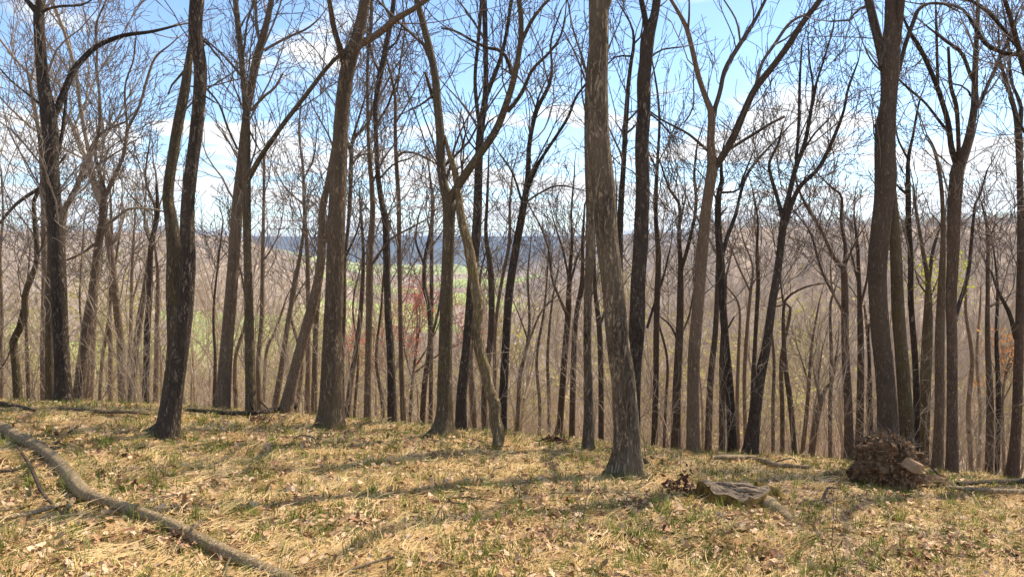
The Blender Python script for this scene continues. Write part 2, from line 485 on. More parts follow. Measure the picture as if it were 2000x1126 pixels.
def trunk_mesh(name, rows, mat, origin, sides, step, rng, flare=.0, ridge=.035, lobes=5, knobs=1.0, cap=True):
    C, s = resample(rows, step)
    n = len(C); k = sides
    Pn = C[:, :3] - np.array(origin)
    T = np.gradient(Pn, axis=0); T /= np.linalg.norm(T, axis=1, keepdims=True) + 1e-9
    mt = np.abs(T.mean(axis=0)); ref = np.eye(3)[np.argmin(mt)]
    U = np.cross(T, ref); U /= np.linalg.norm(U, axis=1, keepdims=True)
    W = np.cross(T, U)
    th = np.arange(k) / k * 2 * pi
    R = C[:, 3][:, None] * np.ones((1, k))
    # soft fluting that drifts up the stem, then irregular ridges and swellings
    mod = np.zeros((n, k))
    for q in (2, 3, 5):
        mod += .022 * np.sin(q * th[None, :] + rng.uniform(0, 6) + s[:, None] * rng.uniform(-.6, .6))
    mod += .03 * knobs * np.sin(s * rng.uniform(1.5, 3) + rng.uniform(0, 6))[:, None] * np.sin(th + rng.uniform(0, 6))[None, :]
    nz = np.random.RandomState(rng.randrange(9999)).uniform(-1, 1, (n // 4 + 3, k))
    ii = np.arange(n) / 4.0; i0 = ii.astype(int); f = (ii - i0)[:, None]
    mod += ridge * (nz[i0] * (1 - f) + nz[i0 + 1] * f)
    if flare:
        h = s[:, None] / max(.14, .75 * rows[0][3] / .2)
        mod += flare * np.exp(-h * 2.2) * (1 + .75 * np.cos(lobes * th[None, :] + rng.uniform(0, 6)) + .35 * np.cos(2 * th[None, :] + rng.uniform(0, 6)))
    R = R * (1 + mod)
    V = Pn[:, None, :] + R[:, :, None] * (np.cos(th)[None, :, None] * U[:, None, :] + np.sin(th)[None, :, None] * W[:, None, :])
    idx = np.arange(n * k).reshape(n, k)
    a = idx[:-1]; b = np.roll(a, -1, 1); d = idx[1:]; c = np.roll(d, -1, 1)
    Q = np.stack([a, b, c, d], -1).reshape(-1, 4)
    V = V.reshape(-1, 3)
    TT = []
    for e in (0, n - 1):
        V = np.vstack([V, Pn[e] + (T[e] * C[e, 3] * (.5 if e else 0))])
        ci = len(V) - 1
        for j in range(k): TT.append((idx[e, j], idx[e, (j + 1) % k], ci))
    return mesh_np(name, V, Q, np.array(TT), [mat])

def unit(v):
    l = sqrt(v[0] ** 2 + v[1] ** 2 + v[2] ** 2) + 1e-9
    return (v[0] / l, v[1] / l, v[2] / l)

def side_dir(d, ang, rng, bias=0.0, az=None):
    """a direction ang radians off d"""
    a = az if az is not None else rng.uniform(0, 2 * pi)
    ref = (0, 0, 1) if abs(d[2]) < .9 else (1, 0, 0)
    u = unit((d[1] * ref[2] - d[2] * ref[1], d[2] * ref[0] - d[0] * ref[2], d[0] * ref[1] - d[1] * ref[0]))
    w = (d[1] * u[2] - d[2] * u[1], d[2] * u[0] - d[0] * u[2], d[0] * u[1] - d[1] * u[0])
    c, s = cos(ang), sin(ang)
    v = tuple(d[i] * c + (u[i] * cos(a) + w[i] * sin(a)) * s for i in range(3))
    return unit((v[0], v[1], v[2] + bias))

# branch orders: segment length, wiggle, uplift, child spacing, child length ratio
def grow(T, p, d, r, L, rng, lvl, maxlvl, rmin, gap=1.0, tips=None):
    nseg = max(2, min(9, int(L / (.30 if lvl < 2 else .20)) + 1)) if lvl < maxlvl else 3
    wig = (.12, .14, .17, .20, .25)[min(lvl, 4)]
    up = (.05, .07, .07, .05, .02)[min(lvl, 4)]
    st = L / nseg
    pts = [p]; rad = [max(r, rmin)]; dirs = [d]
    for i in range(nseg):
        d = unit((d[0] + rng.gauss(0, wig), d[1] + rng.gauss(0, wig), d[2] + rng.gauss(0, wig) + up))
        p = (p[0] + d[0] * st, p[1] + d[1] * st, p[2] + d[2] * st)
        pts.append(p); dirs.append(d); rad.append(max(r * (1 - .72 * (i + 1) / nseg), rmin))
    sides = 6 if r > .03 else (4 if r > .014 else 3)
    T.add(pts, rad, sides)
    if tips is not None and lvl >= maxlvl - 1: tips.append(p)
    if lvl >= maxlvl: return
    space = (.55, .34, .24, .19)[min(lvl, 3)] * gap
    t = rng.uniform(.15, .35) * L if lvl > 0 else .1 * L
    while t < L:
        i = min(nseg - 1, int(t / st)); f = t / st - i
        q = tuple(pts[i][j] * (1 - f) + pts[i + 1][j] * f for j in range(3))
        rr = rad[i] * .55
        cl = L * (1 - .5 * t / L) * rng.uniform(.35, .75)
        if cl > .12:
            grow(T, q, side_dir(dirs[i], rng.uniform(.4, .9), rng, .12), rr, cl, rng, lvl + 1, maxlvl, rmin, gap, tips)
        t += space * rng.uniform(.6, 1.5)

def leaf_cluster_mesh(name, tips, mat, rng, size, n, spread, origin=(0, 0, 0)):
    V, Tr = [], []
    for tp in tips:
        for _ in range(n):
            c = [tp[i] - origin[i] + rng.gauss(0, spread) for i in range(3)]
            a = unit((rng.gauss(0, 1), rng.gauss(0, 1), rng.gauss(0, 1))); b = side_dir(a, 1.57, rng)
            s = size * rng.uniform(.5, 1.3); k = len(V)
            V += [tuple(c[i] + a[i] * s for i in range(3)), tuple(c[i] + b[i] * s * .6 for i in range(3)),
                  tuple(c[i] - a[i] * s for i in range(3)), tuple(c[i] - b[i] * s * .6 for i in range(3))]
            Tr.append((k, k + 1, k + 2)); Tr.append((k, k + 2, k + 3))
    return mesh_np(name, np.array(V), None, np.array(Tr), [mat], smooth=False)

# ------------------------------------------------------------------ the ground sheet
def build_ground():
    fine = np.radians(np.arange(-52, 52.01, .36))
    coarse = np.radians(np.arange(56, 304.1, 5.0))
    ang = np.concatenate([fine, coarse])
    rr = [0.3]
    while rr[-1] < 7400: rr.append(rr[-1] + max(.05, rr[-1] * (.02 if rr[-1] < 40 else .024)))
    rr = np.array(rr)
    A, Rr = np.meshgrid(ang, rr)
    X = Rr * np.sin(A); Y = Rr * np.cos(A)
    Z = H(X, Y)
    V = np.stack([X, Y, Z], -1).reshape(-1, 3)
    n, k = X.shape
    idx = np.arange(n * k).reshape(n, k)
    a = idx[:-1]; b = np.roll(a, -1, 1); d = idx[1:]; c = np.roll(d, -1, 1)
    Q = np.stack([a, d, c, b], -1).reshape(-1, 4)
    V = np.vstack([V, [0, 0, Hs(0, 0.001)]])
    ci = len(V) - 1
    Tr = np.array([(ci, idx[0, j], idx[0, (j + 1) % k]) for j in range(k)])
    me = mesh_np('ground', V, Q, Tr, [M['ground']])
    at = me.attributes.new('field', 'FLOAT', 'POINT')
    at.data.foreach_set('value', np.concatenate([field_mask(X, Y).ravel(), [0]]).astype(np.float32))
    o = put('ground', me, kind='structure')
    o['label'] = 'leaf-strewn knoll falling to a wooded valley with green fields and blue ridges'
build_ground()

# ------------------------------------------------------------------ the standing trees that can be told apart
BROW = 'bare trees standing along the brow of the knoll'
OCC = []      # (x, y) of every tree already standing

def rows_of(pl, d, drift, rng):
    n = len(pl); out = []
    for i, (px, py, w) in enumerate(pl):
        di = d + drift * i / max(1, n - 1)
        x, y, z = P(px, py, di)
        out.append((x, y, z, pxm(w, di) / 2))
    return out

def crown_up(T, row, prev, rng, maxlvl, rmin, gap, scale=1.0):
    """carry a stem that leaves the frame on upwards into its own crown"""
    d = unit(tuple(row[i] - prev[i] for i in range(3)))
    r = row[3]; p = tuple(row[:3])
    L = min(9.0, max(1.2, r * 75)) * scale
    if r > .035:
        grow(T, p, unit((d[0], d[1], d[2] + .3)), r, L, rng, 0, min(maxlvl, 3), max(rmin, .006), gap * 1.6)
    else:
        grow(T, p, d, r, L * .8, rng, 1, maxlvl, rmin, gap)

def tree(d, bk, label, trunk, limbs=(), seed=1, flare=.35, broken=False, twig=1.0, lean_base=None, name='tree', cat='tree',
         leaves=None, lo=600, group=BROW, sides=None, drift=None):
    rng = random.Random(seed * 7 + 3)
    if d is None: d = depth_at(trunk[0][0], trunk[0][1])
    dr = rng.uniform(-.3, .3) if drift is None else drift
    rows = rows_of(trunk, d, dr, rng)
    x0, y0, z0, r0 = rows[0]
    gz = Hs(x0, y0)
    if z0 > gz + .02:
        dx = (rows[1][0] - x0) / max(.3, rows[1][2] - z0) * (z0 - gz) * .5
        dxx = max(-.6, min(.6, dx))
        rows.insert(0, (x0 - dxx, y0, gz - .08, r0 * 1.12))
    else:
        rows.insert(0, (x0, y0, gz - .12, r0 * 1.05))
    gx = rows[0][0]
    root = empty(name, (gx, y0, Hs(gx, y0)), label, cat, group)
    OCC.append((gx, y0, max(.5, r0 * 4)))
    org = (gx, y0, Hs(gx, y0))
    near = d < 10.8
    k = sides or (34 if near else (16 if r0 > .06 else 9))
    rngt = random.Random(seed)
    put('trunk', trunk_mesh('trunk', rows, M[bk], org, k, .07 if near else .16, rngt, flare=flare,
                            ridge=.05 if bk in ('dark', 'grey', 'rotten') else .028), root)
    T = Tubes(); tips = [] if leaves else None
    rmin = .0020 + .00022 * d
    gap = 1.0 / twig
    def spawn(rr, space, rcap, lcap, ylo, base_t=0.1):
        acc = rng.uniform(0, space)
        for i in range(len(rr) - 1):
            a, b = rr[i], rr[i + 1]
            L = sqrt(sum((b[j] - a[j]) ** 2 for j in range(3)))
            if L < 1e-4: continue
            dd = unit(tuple(b[j] - a[j] for j in range(3)))
            while acc < L:
                f = acc / L; q = tuple(a[j] * (1 - f) + b[j] * f for j in range(3)); r = a[3] * (1 - f) + b[3] * f
                if q[2] > ylo:
                    cr = min(rcap, max(rmin, r * .45)) * rng.uniform(.5, 1)
                    L2 = min(lcap, max(.6, cr * 150)) * rng.uniform(.45, 1.4)
                    off = tuple(q[j] for j in range(3))
                    grow(T, off, side_dir(dd, rng.uniform(.5, 1.2), rng, .2), cr, L2, rng, 2, 4, rmin, gap * .9, tips)
                acc += space * rng.uniform(.5, 1.6)
            acc -= L
    zlo = P(trunk[0][0], lo, d)[2]
    spawn(rows, .36 * gap, .014, 1.7, zlo)
    if twig >= .8:      # a few stouter side branches on the upper stem
        for q, nx in zip(rows[1:-1], rows[2:]):
            zt = P(0, 520, d)[2]
            if q[2] > zt and rng.random() < .6 * twig:
                dd = unit(tuple(nx[j] - q[j] for j in range(3)))
                grow(T, tuple(q[:3]), side_dir(dd, rng.uniform(.45, .9), rng, .25), min(.02, q[3] * .45), rng.uniform(1.2, 2.6), rng, 1, 4, rmin, gap * 1.1, tips)
    last, prev = rows[-1], rows[-2]
    if not broken:
        crown_up(T, last, prev, rng, 3, rmin, gap, 1.0 if trunk[-1][1] < 12 else .55)
    for li in limbs:
        brk = li[0] == 'b'
        if brk: li = li[1:]
        mat = bk
        if isinstance(li[0], str): mat = li[0]; li = li[1:]
        # start inside the trunk at its own depth
        fx = np.interp(-li[0][1], [-t[1] for t in trunk], np.arange(len(trunk)) / max(1, len(trunk) - 1))
        d0 = d + dr * float(fx)
        L = sqrt((li[-1][0] - li[0][0]) ** 2 + (li[-1][1] - li[0][1]) ** 2) / F * d
        lr = rows_of(li, d0, rng.choice((-1, 1)) * rng.uniform(.12, .45) * L, rng)
        me = trunk_mesh('limb', lr, M[mat], org, 9 if lr[0][3] > .03 else 6, .12, rngt, ridge=.03, knobs=1.5)
        put('limb', me, root)
        spawn(lr[1:] if len(lr) > 2 else lr, .26 * gap, .012, 1.6, -99)
        if not brk:
            crown_up(T, lr[-1], lr[-2], rng, 4 if lr[-1][3] < .03 else 3, rmin, gap, 1.0 if li[-1][1] < 12 else .6)
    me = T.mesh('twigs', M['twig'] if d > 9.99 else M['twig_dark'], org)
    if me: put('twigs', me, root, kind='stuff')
    if leaves:
        mt, size, n, spread, keep = leaves
        tips = [t for t in tips if keep(t)]
        if tips: put('leaves', leaf_cluster_mesh('leaves', tips, M[mt], rng, size, n, spread, org), root, kind='stuff')
    return root

S = iter(range(1, 400))
def T_(*a, **k): return tree(*a, seed=next(S), **k)

# --- left part
T_(12.0, 'dark', 'dark straight-stemmed tree near the left edge forking at the top of the photo',
   [(124, 792, 34), (122, 740, 29), (120, 680, 27), (114, 560, 28), (110, 460, 27), (106, 400, 26), (102, 340, 26), (96, 240, 29), (84, 160, 22), (78, 80, 20), (76, 24, 19), (82, -6, 14)],
   [[(77, 30, 12), (62, 12, 10), (48, -4, 8)],
    [(100, 245, 13), (112, 212, 12), (130, 168, 12), (148, 132, 11), (188, 92, 9), (240, 70, 8), (296, 62, 6), (344, 50, 4)],
    [(100, 222, 6), (60, 188, 4.5), (24, 160, 3.5), (0, 134, 3)],
    [(80, 28, 7), (92, 18, 5.5), (120, 12, 5), (160, 10, 4), (182, -3, 3)],
    [(104, 330, 8), (118, 280, 7), (126, 225, 6), (132, 160, 4)]])
T_(14.0, 'mottled', 'dull stem tucked against the left side of the big dark left-edge trunk',
   [(102, 790, 22), (99, 740, 18), (98, 680, 16), (98, 580, 15), (100, 480, 13), (94, 400, 10), (86, 330, 9), (76, 260, 7), (66, 210, 5), (50, 120, 3)])
T_(18.0, 'tan', 'brown stem just left of the two dark left-edge trunks',
   [(87, 785, 15), (86, 680, 14), (88, 560, 13), (86, 440, 11), (84, 380, 9), (76, 260, 6), (60, 160, 4)])
T_(14.5, 'mottled', 'crooked light-barked tree with snaking stem at far left',
   [(36, 780, 17), (30, 710, 14), (26, 668, 14), (34, 650, 13), (44, 632, 13), (50, 610, 11), (48, 588, 12), (52, 565, 11), (60, 544, 11), (71, 512, 9), (71, 470, 9), (66, 400, 7), (70, 382, 6), (96, 346, 6), (130, 300, 3)],
   [[(80, 366, 8), (48, 386, 7), (24, 406, 6), (-4, 440, 5)], [(44, 600, 4), (18, 690, 3), (0, 720, 2)]], broken=True)
T_(17.0, 'tan', 'thin stem cut by the left border of the photo',
   [(4, 770, 8), (3, 690, 7), (4, 600, 6), (0, 500, 6), (6, 420, 4), (2, 330, 3)])
T_(16.0, 'tan', 'forked tree with light upper stems right of the big left-edge trunk',
   [(152, 786, 22), (160, 712, 19), (172, 624, 18), (182, 560, 15), (192, 480, 14), (200, 432, 13), (201, 400, 12), (204, 378, 10), (192, 328, 7), (186, 296, 6), (195, 240, 6), (194, 180, 5), (188, 140, 5), (190, 96, 4), (188, 48, 4), (208, 0, 3)],
   [[(204, 384, 9), (224, 344, 8), (242, 300, 7), (250, 252, 6), (272, 208, 5), (288, 152, 5), (304, 112, 4), (332, 88, 3)],
    [(249, 255, 5), (244, 172, 4), (260, 120, 3.5), (264, 90, 3)],
    ['deadwood', (203, 440, 7), (224, 428, 6), (244, 412, 5), (264, 406, 4), (310, 410, 3)],
    [(193, 470, 6), (160, 494, 5), (130, 508, 4)], [(202, 380, 6), (180, 340, 4), (168, 280, 3)]], twig=1.2)
T_(17.5, 'tan', 'leaning stem that crosses behind the big left-edge trunk and rises to the right',
   [(118, 788, 12), (121, 600, 11), (124, 430, 11), (136, 392, 11), (152, 360, 10), (176, 296, 8), (198, 260, 6), (245, 238, 4)],
   [[(152, 358, 6), (200, 316, 4), (240, 290, 3)]])
T_(23.0, 'tan', 'straight narrow stem right behind the left forked tree', [(177, 790, 11), (180, 720, 10), (184, 640, 9), (190, 520, 8), (198, 430, 6), (204, 330, 4)])
T_(24.0, 'tan', 'thin leaning stem that bends right beyond the left forked tree', [(194, 788, 7), (200, 700, 7), (212, 624, 6), (222, 540, 5), (236, 440, 4)])
T_(24.0, 'tan', 'slim upright stem in front of the green field at left', [(215, 788, 9), (216, 680, 8), (214, 600, 8), (218, 480, 6), (216, 380, 4)])
T_(25.0, 'tan', 'slim stem leaning right beside the green field at left', [(240, 792, 8), (252, 712, 8), (256, 624, 7), (258, 520, 6), (264, 420, 3)], [[(256, 600, 4), (272, 540, 3), (290, 500, 2)]])
T_(17.0, 'tan', 'leaning tree left of the dark upright pair in front of the left hill',
   [(256, 790, 16), (262, 712, 13), (272, 628, 12), (284, 560, 11), (296, 480, 10), (305, 424, 8), (300, 396, 5), (284, 350, 4), (292, 280, 3)], [[(296, 480, 5), (285, 430, 4), (270, 400, 3)]])
T_(16.5, 'brown', 'dark upright stem just left of the big furrowed dark trunk',
   [(283, 800, 14), (286, 720, 12), (288, 640, 12), (292, 580, 11), (295, 480, 10), (308, 420, 8), (306, 360, 5)])
T_(21.0, 'tan', 'thin stem half hidden at the left of the big furrowed dark trunk', [(304, 796, 10), (306, 680, 9), (308, 600, 9), (308, 530, 6), (300, 460, 4)])
T_(None, 'dark', 'big dark deeply furrowed trunk leaning left at its foot, nearest tree on the left',
   [(317, 856, 66), (322, 846, 52), (328, 828, 42), (341, 760, 32), (352, 680, 31), (362, 600, 29), (367, 520, 28), (366, 440, 27), (367, 390, 25), (371, 350, 24), (380, 280, 24), (388, 200, 24), (391, 132, 24), (383, 80, 26), (382, 40, 26), (385, -4, 26)],
   [[(385, 70, 6), (410, 90, 4), (440, 130, 3)], [(388, 180, 4), (420, 200, 2.5)]], flare=.2, twig=.5, lo=420)
T_(8.75, 'mottled', 'smoother grey-brown trunk standing close behind the big furrowed dark trunk',
   [(322, 838, 30), (328, 780, 26), (338, 700, 25), (340, 650, 26), (338, 560, 26), (340, 490, 27), (334, 430, 23), (328, 380, 20), (338, 300, 19), (348, 240, 19), (360, 180, 18), (367, 132, 15), (373, 80, 9), (378, 40, 7)],
   [['b', (362, 136, 6), (350, 150, 5), (338, 162, 4.5), (328, 184, 3)]], broken=True, twig=.4, lo=300)
T_(12.0, 'tan', 'left stem of the tall crossing pair between dark furrowed trunk and thick brown trunk',
   [(435, 806, 30), (442, 688, 25), (451, 578, 23), (458, 489, 22), (464, 400, 21), (470, 320, 15), (477, 250, 13), (486, 200, 14), (496, 140, 16), (508, 92, 15), (520, 48, 12), (528, 12, 10), (532, -8, 9)],
   [[(509, 84, 7), (502, 60, 6), (500, 24, 6), (498, -3, 6)], [(516, 98, 6), (560, 74, 5), (600, 56, 4), (624, 36, 3)],
    ['b', 'deadwood', (490, 216, 6), (516, 188, 5.5), (536, 172, 5), (552, 144, 4)]], flare=.15)
T_(11.6, 'mottled', 'right stem of the tall crossing pair, with a long branch leaning far right',
   [(490, 802, 21), (487, 688, 18), (486, 600, 17), (484, 511, 15), (482, 422, 15), (482, 320, 14), (482, 240, 13), (478, 180, 12), (472, 120, 11), (466, 60, 11), (459, -5, 10)],
   [[(484, 352, 11), (500, 322, 11), (516, 296, 10), (552, 244, 9.5), (580, 208, 9), (608, 172, 8.5), (632, 140, 8), (656, 114, 7), (682, 90, 5)],
    [(474, 152, 5), (440, 112, 4), (400, 76, 3)], [(464, 292, 5), (444, 248, 4.5), (428, 204, 4), (398, 166, 3)],
    [(480, 240, 4), (505, 290, 3), (516, 300, 2)]], flare=.15)
T_(15.0, 'tan', 'thin straight stem right of the tall crossing pair, snapped at the top',
   [(507, 802, 10), (504, 711, 9), (511, 622, 9), (513, 511, 8), (515, 400, 6), (516, 306, 5)], broken=True)
T_(17.0, 'tan', 'blurry leaning stem left of the strongly leaning tree', [(538, 791, 13), (551, 711, 11), (564, 622, 10), (578, 547, 8), (591, 467, 6), (596, 400, 3)], [[(568, 600, 5), (590, 560, 3)]])
T_(20.0, 'tan', 'thin stem leaning right beside the green field at centre left', [(515, 790, 6), (520, 689, 6), (538, 644, 5), (560, 580, 3)])
T_(12.5, 'tan', 'strongly leaning brown tree that vanishes behind the thick brown trunk',
   [(558, 802, 26), (573, 738, 22), (591, 667, 21), (613, 587, 20), (627, 511, 17), (629, 444, 14), (630, 409, 14), (640, 360, 12), (652, 290, 10), (664, 200, 7), (670, 120, 5)],
   [[(628, 490, 8), (640, 450, 6), (648, 400, 5)]])
T_(20.0, 'tan', 'narrow stem that wavers upward between the leaning tree and the thick brown trunk',
   [(600, 800, 12), (602, 700, 10), (602, 569, 9), (600, 489, 8), (594, 400, 6), (592, 330, 5), (584, 260, 4), (588, 200, 3)], [[(594, 400, 4), (560, 370, 3), (536, 330, 2)], [(593, 350, 4), (612, 310, 3), (618, 270, 2)]])
T_(18.0, 'tan', 'dull stem standing close at the left of the thick brown trunk', [(613, 802, 12), (615, 711, 11), (618, 622, 10), (626, 540, 8), (640, 430, 5)])
T_(None, 'mossfoot', 'thick brown trunk with mossy foot, widest on the brow left of centre',
   [(643, 838, 60), (644, 828, 52), (645, 808, 46), (646, 778, 42), (649, 667, 37), (653, 578, 35), (655, 489, 34), (658, 400, 33), (662, 320, 31), (666, 240, 28), (672, 180, 28), (680, 132, 28), (696, 80, 24), (708, 32, 21), (714, -6, 20)],
   [[(676, 140, 14), (668, 108, 12), (662, 88, 11), (652, 56, 11), (646, 20, 10), (642, -5, 9)],
    ['tan', (694, 98, 14), (712, 82, 14), (740, 66, 14), (762, 46, 13), (782, 32, 12), (804, 20, 10), (834, -2, 9)]], flare=.2, twig=.5, lo=420, drift=0)
T_(17.5, 'brown', 'leaning dark stem immediately right of the thick brown trunk',
   [(676, 830, 12), (684, 755, 11), (698, 667, 10), (706, 591, 9), (710, 500, 7), (706, 430, 5)])
T_(19.0, 'brown', 'dark branching tree right behind the thick brown trunk with sideways forks',
   [(669, 800, 9), (669, 689, 8), (673, 600, 7), (673, 511, 7), (680, 440, 7), (684, 380, 8), (686, 312, 8), (690, 272, 7), (716, 244, 6), (730, 200, 4), (745, 150, 3)],
   [[(684, 330, 5), (700, 305, 4), (724, 300, 3)], [(676, 500, 5), (698, 450, 4), (706, 410, 3)], [(684, 300, 5), (672, 240, 4), (668, 180, 3)], [(688, 272, 5), (704, 220, 4), (716, 180, 3)]], twig=1.3)
T_(13.0, 'tan', 'slim tan stem standing a little right of the thick brown trunk on the brow',
   [(718, 846, 17), (718, 778, 14), (720, 667, 13), (722, 578, 14), (723, 489, 14), (728, 422, 11), (726, 360, 10), (720, 280, 7), (718, 200, 6), (718, 120, 6), (724, 60, 7), (726, -4, 7)],
   [[(724, 520, 5), (760, 470, 4), (800, 446, 3.5), (830, 430, 3)]], twig=.8)
T_(13.0, 'dark', 'dark stem with a broken stub at skyline height, left of the stem with elbowed branch',
   [(766, 842, 19), (764, 711, 16), (757, 600, 14), (755, 489, 14), (753, 436, 13), (740, 360, 10), (735, 280, 9), (734, 200, 10), (744, 140, 11), (752, 100, 10), (764, 40, 10), (770, -4, 9)],
   [['b', (756, 452, 7), (761, 440, 6), (762, 430, 5)], [(738, 240, 5), (760, 200, 4), (776, 150, 3)], [(740, 350, 4), (770, 320, 3.5), (800, 310, 3)],
    [(745, 150, 5), (728, 110, 4), (716, 60, 3)], [(752, 100, 6), (775, 80, 4), (790, 30, 3)]], twig=1.1)
T_(14.0, 'tan', 'thin straight stem with elbowed branch right of the stubbed dark stem',
   [(789, 846, 12), (784, 711, 10), (782, 600, 9), (780, 489, 9), (779, 400, 9), (774, 312, 8), (772, 248, 7), (772, 192, 6), (764, 148, 5), (752, 105, 4)],
   [[(776, 306, 5), (786, 298, 5), (800, 297, 4.5), (824, 304, 4), (852, 320, 3)], [(775, 180, 4), (782, 120, 4), (790, 60, 3), (786, -3, 3)], [(773, 240, 4), (800, 196, 3), (830, 140, 2)]], twig=1.2)
T_(18.0, 'brown', 'branching dark stem left of the light central trunk, among red-budded twigs',
   [(824, 844, 12), (829, 755, 11), (840, 667, 10), (838, 600, 10), (829, 560, 9), (830, 507, 8), (840, 453, 6), (844, 400, 5), (838, 330, 3)],
   [[(830, 520, 5), (812, 470, 4), (818, 420, 3)], [(842, 660, 6), (852, 625, 5), (859, 590, 4), (864, 540, 3)]], twig=1.3)
T_(20.0, 'brown', 'straight narrow stem directly left of the light central trunk', [(841, 846, 9), (842, 711, 8), (843, 600, 8), (843, 467, 7), (846, 390, 4), (836, 320, 3)])
t_red = T_(21.0, 'brown', 'small tree hung with red buds in front of the valley fields at centre',
   [(800, 846, 7), (804, 760, 6), (812, 690, 5), (820, 640, 4)], [[(804, 740, 4), (790, 680, 3), (786, 630, 2)], [(808, 720, 4), (840, 670, 3), (862, 620, 2)], [(812, 700, 4), (815, 620, 3), (808, 560, 2)], [(806, 730, 4), (860, 690, 3), (920, 660, 2)]],
   leaves=('redbud', .032, 14, .17, lambda t: True), lo=760, group='budding and leafing small trees')
# --- centre
T_(None, 'mottled', 'light central trunk with flared foot that forks low, dead trunk leaning into its fork',
   [(863, 854, 66), (864, 845, 50), (866, 832, 39), (867, 815, 33), (868, 795, 30), (868, 742, 28), (871, 644, 26), (873, 546, 24), (876, 449, 23), (876, 395, 25), (868, 365, 18), (862, 330, 17), (860, 260, 17), (854, 200, 16), (850, 152, 15), (840, 100, 14), (828, 52, 13), (813, -6, 12)],
   [['b', 'reddish', (845, 192, 7), (838, 165, 6), (831, 142, 5)],
    [(878, 392, 18), (892, 368, 17), (906, 346, 17), (932, 308, 16), (968, 256, 15), (990, 200, 13), (1004, 152, 12), (1016, 88, 10), (1018, 40, 10), (1012, -5, 9)],
    ['b', 'dark', (1000, 146, 8), (992, 118, 7.5), (980, 100, 7), (966, 96, 7), (948, 92, 6), (916, 76, 5), (888, 60, 5), (862, 55, 4)],
    [(1017, 84, 8), (1036, 44, 7), (1056, 16, 6), (1076, -4, 5)],
    [(992, 218, 8), (1010, 196, 7.5), (1024, 172, 7), (1040, 136, 6), (1076, 100, 5), (1096, 68, 4), (1104, 30, 3)],
    [(852, 178, 5), (830, 200, 4), (800, 215, 3)], [(905, 350, 5), (900, 300, 3.5), (912, 250, 3)]], flare=.22, twig=.8, lo=430, drift=0)
T_(12.0, 'dark', 'dark tree with three upright stems behind the fork of the light central trunk',
   [(900, 851, 23), (902, 766, 20), (912, 668, 18), (922, 546, 18), (929, 473, 18), (932, 420, 18), (934, 350, 16), (938, 260, 15), (948, 192, 12), (949, 140, 10), (948, 80, 10), (946, -4, 10)],
   [[(948, 192, 10), (960, 160, 9), (976, 120, 8), (988, 72, 7), (1000, -4, 6)], [(937, 245, 8), (932, 210, 8), (928, 152, 7), (934, 80, 7), (941, -4, 7)],
    [(938, 270, 6), (952, 240, 4), (965, 230, 3)], [(936, 300, 4), (912, 270, 3), (904, 230, 3)]], twig=.9)
T_(9.4, 'rotten', 'dead rotting mossy trunk leaning left onto the light central tree', 
   [(970, 873, 19), (974, 846, 26), (966, 818, 23), (966, 788, 23), (954, 755, 21), (948, 722, 22), (938, 692, 20), (930, 645, 20), (934, 600, 19), (927, 556, 20), (917, 488, 19), (902, 429, 17), (896, 384, 14), (888, 332, 12), (876, 296, 9), (869, 264, 4)],
   flare=.05, broken=True, twig=.12, name='dead_tree', cat='dead tree', drift=.55, group=None)
T_(16.0, 'brown', 'upright stem right behind the leaning dead trunk',
   [(949, 861, 13), (946, 771, 12), (959, 644, 12), (959, 537, 12), (949, 459, 8), (951, 400, 6), (954, 330, 4)])
T_(17.0, 'tan', 'thin leaning stem right of the dead trunk, left of the curved dark tree', [(966, 800, 8), (966, 732, 8), (968, 640, 7), (978, 560, 7), (995, 473, 7), (996, 400, 5), (1002, 330, 3)])
T_(13.0, 'dark', 'curved dark tree sweeping right at the top, right of the dead leaning trunk',
   [(981, 850, 19), (983, 766, 17), (988, 668, 16), (995, 571, 16), (1010, 473, 15), (1020, 418, 14), (1030, 352, 11), (1034, 280, 9), (1048, 216, 8), (1072, 168, 7), (1078, 130, 5), (1076, 80, 4), (1096, 20, 3)],
   [[(1030, 370, 8), (1050, 322, 7), (1072, 288, 6), (1108, 232, 6), (1124, 192, 5), (1144, 164, 4)], [(1031, 392, 5), (1056, 376, 4), (1092, 362, 3.5), (1140, 372, 2)],
    [(1033, 300, 6), (1040, 240, 5), (1052, 190, 4)], [(1024, 410, 5), (1002, 340, 4), (976, 300, 3)]], twig=1.2)
T_(16.0, 'tan', 'thin open-crowned sapling tree in the gap at centre right', [(1010, 858, 9), (1015, 742, 8), (1026, 690, 7), (1034, 634, 6), (1031, 540, 4), (1036, 480, 3)],
   [[(1028, 680, 5), (1056, 610, 4), (1083, 581, 3)], [(1030, 660, 4), (1012, 610, 3)]], twig=1.3)
T_(17.0, 'brown', 'tree with arching left limb in front of the blue ridge at centre right',
   [(1093, 850, 13), (1103, 693, 12), (1110, 612, 12), (1112, 546, 9), (1117, 473, 6), (1116, 410, 4), (1122, 340, 3)],
   [[(1108, 615, 7), (1092, 580, 6), (1078, 541, 5), (1070, 480, 4), (1050, 430, 3)], [(1112, 550, 5), (1100, 490, 4), (1084, 440, 3)], [(1112, 560, 5), (1128, 500, 4)]], twig=1.3)
T_(16.0, 'brown', 'dark straight stem right of the tree with arching left limb', [(1117, 855, 13), (1120, 717, 11), (1125, 620, 10), (1137, 546, 8), (1138, 473, 6), (1142, 400, 4)], [[(1125, 620, 5), (1140, 560, 4), (1146, 520, 3)]])
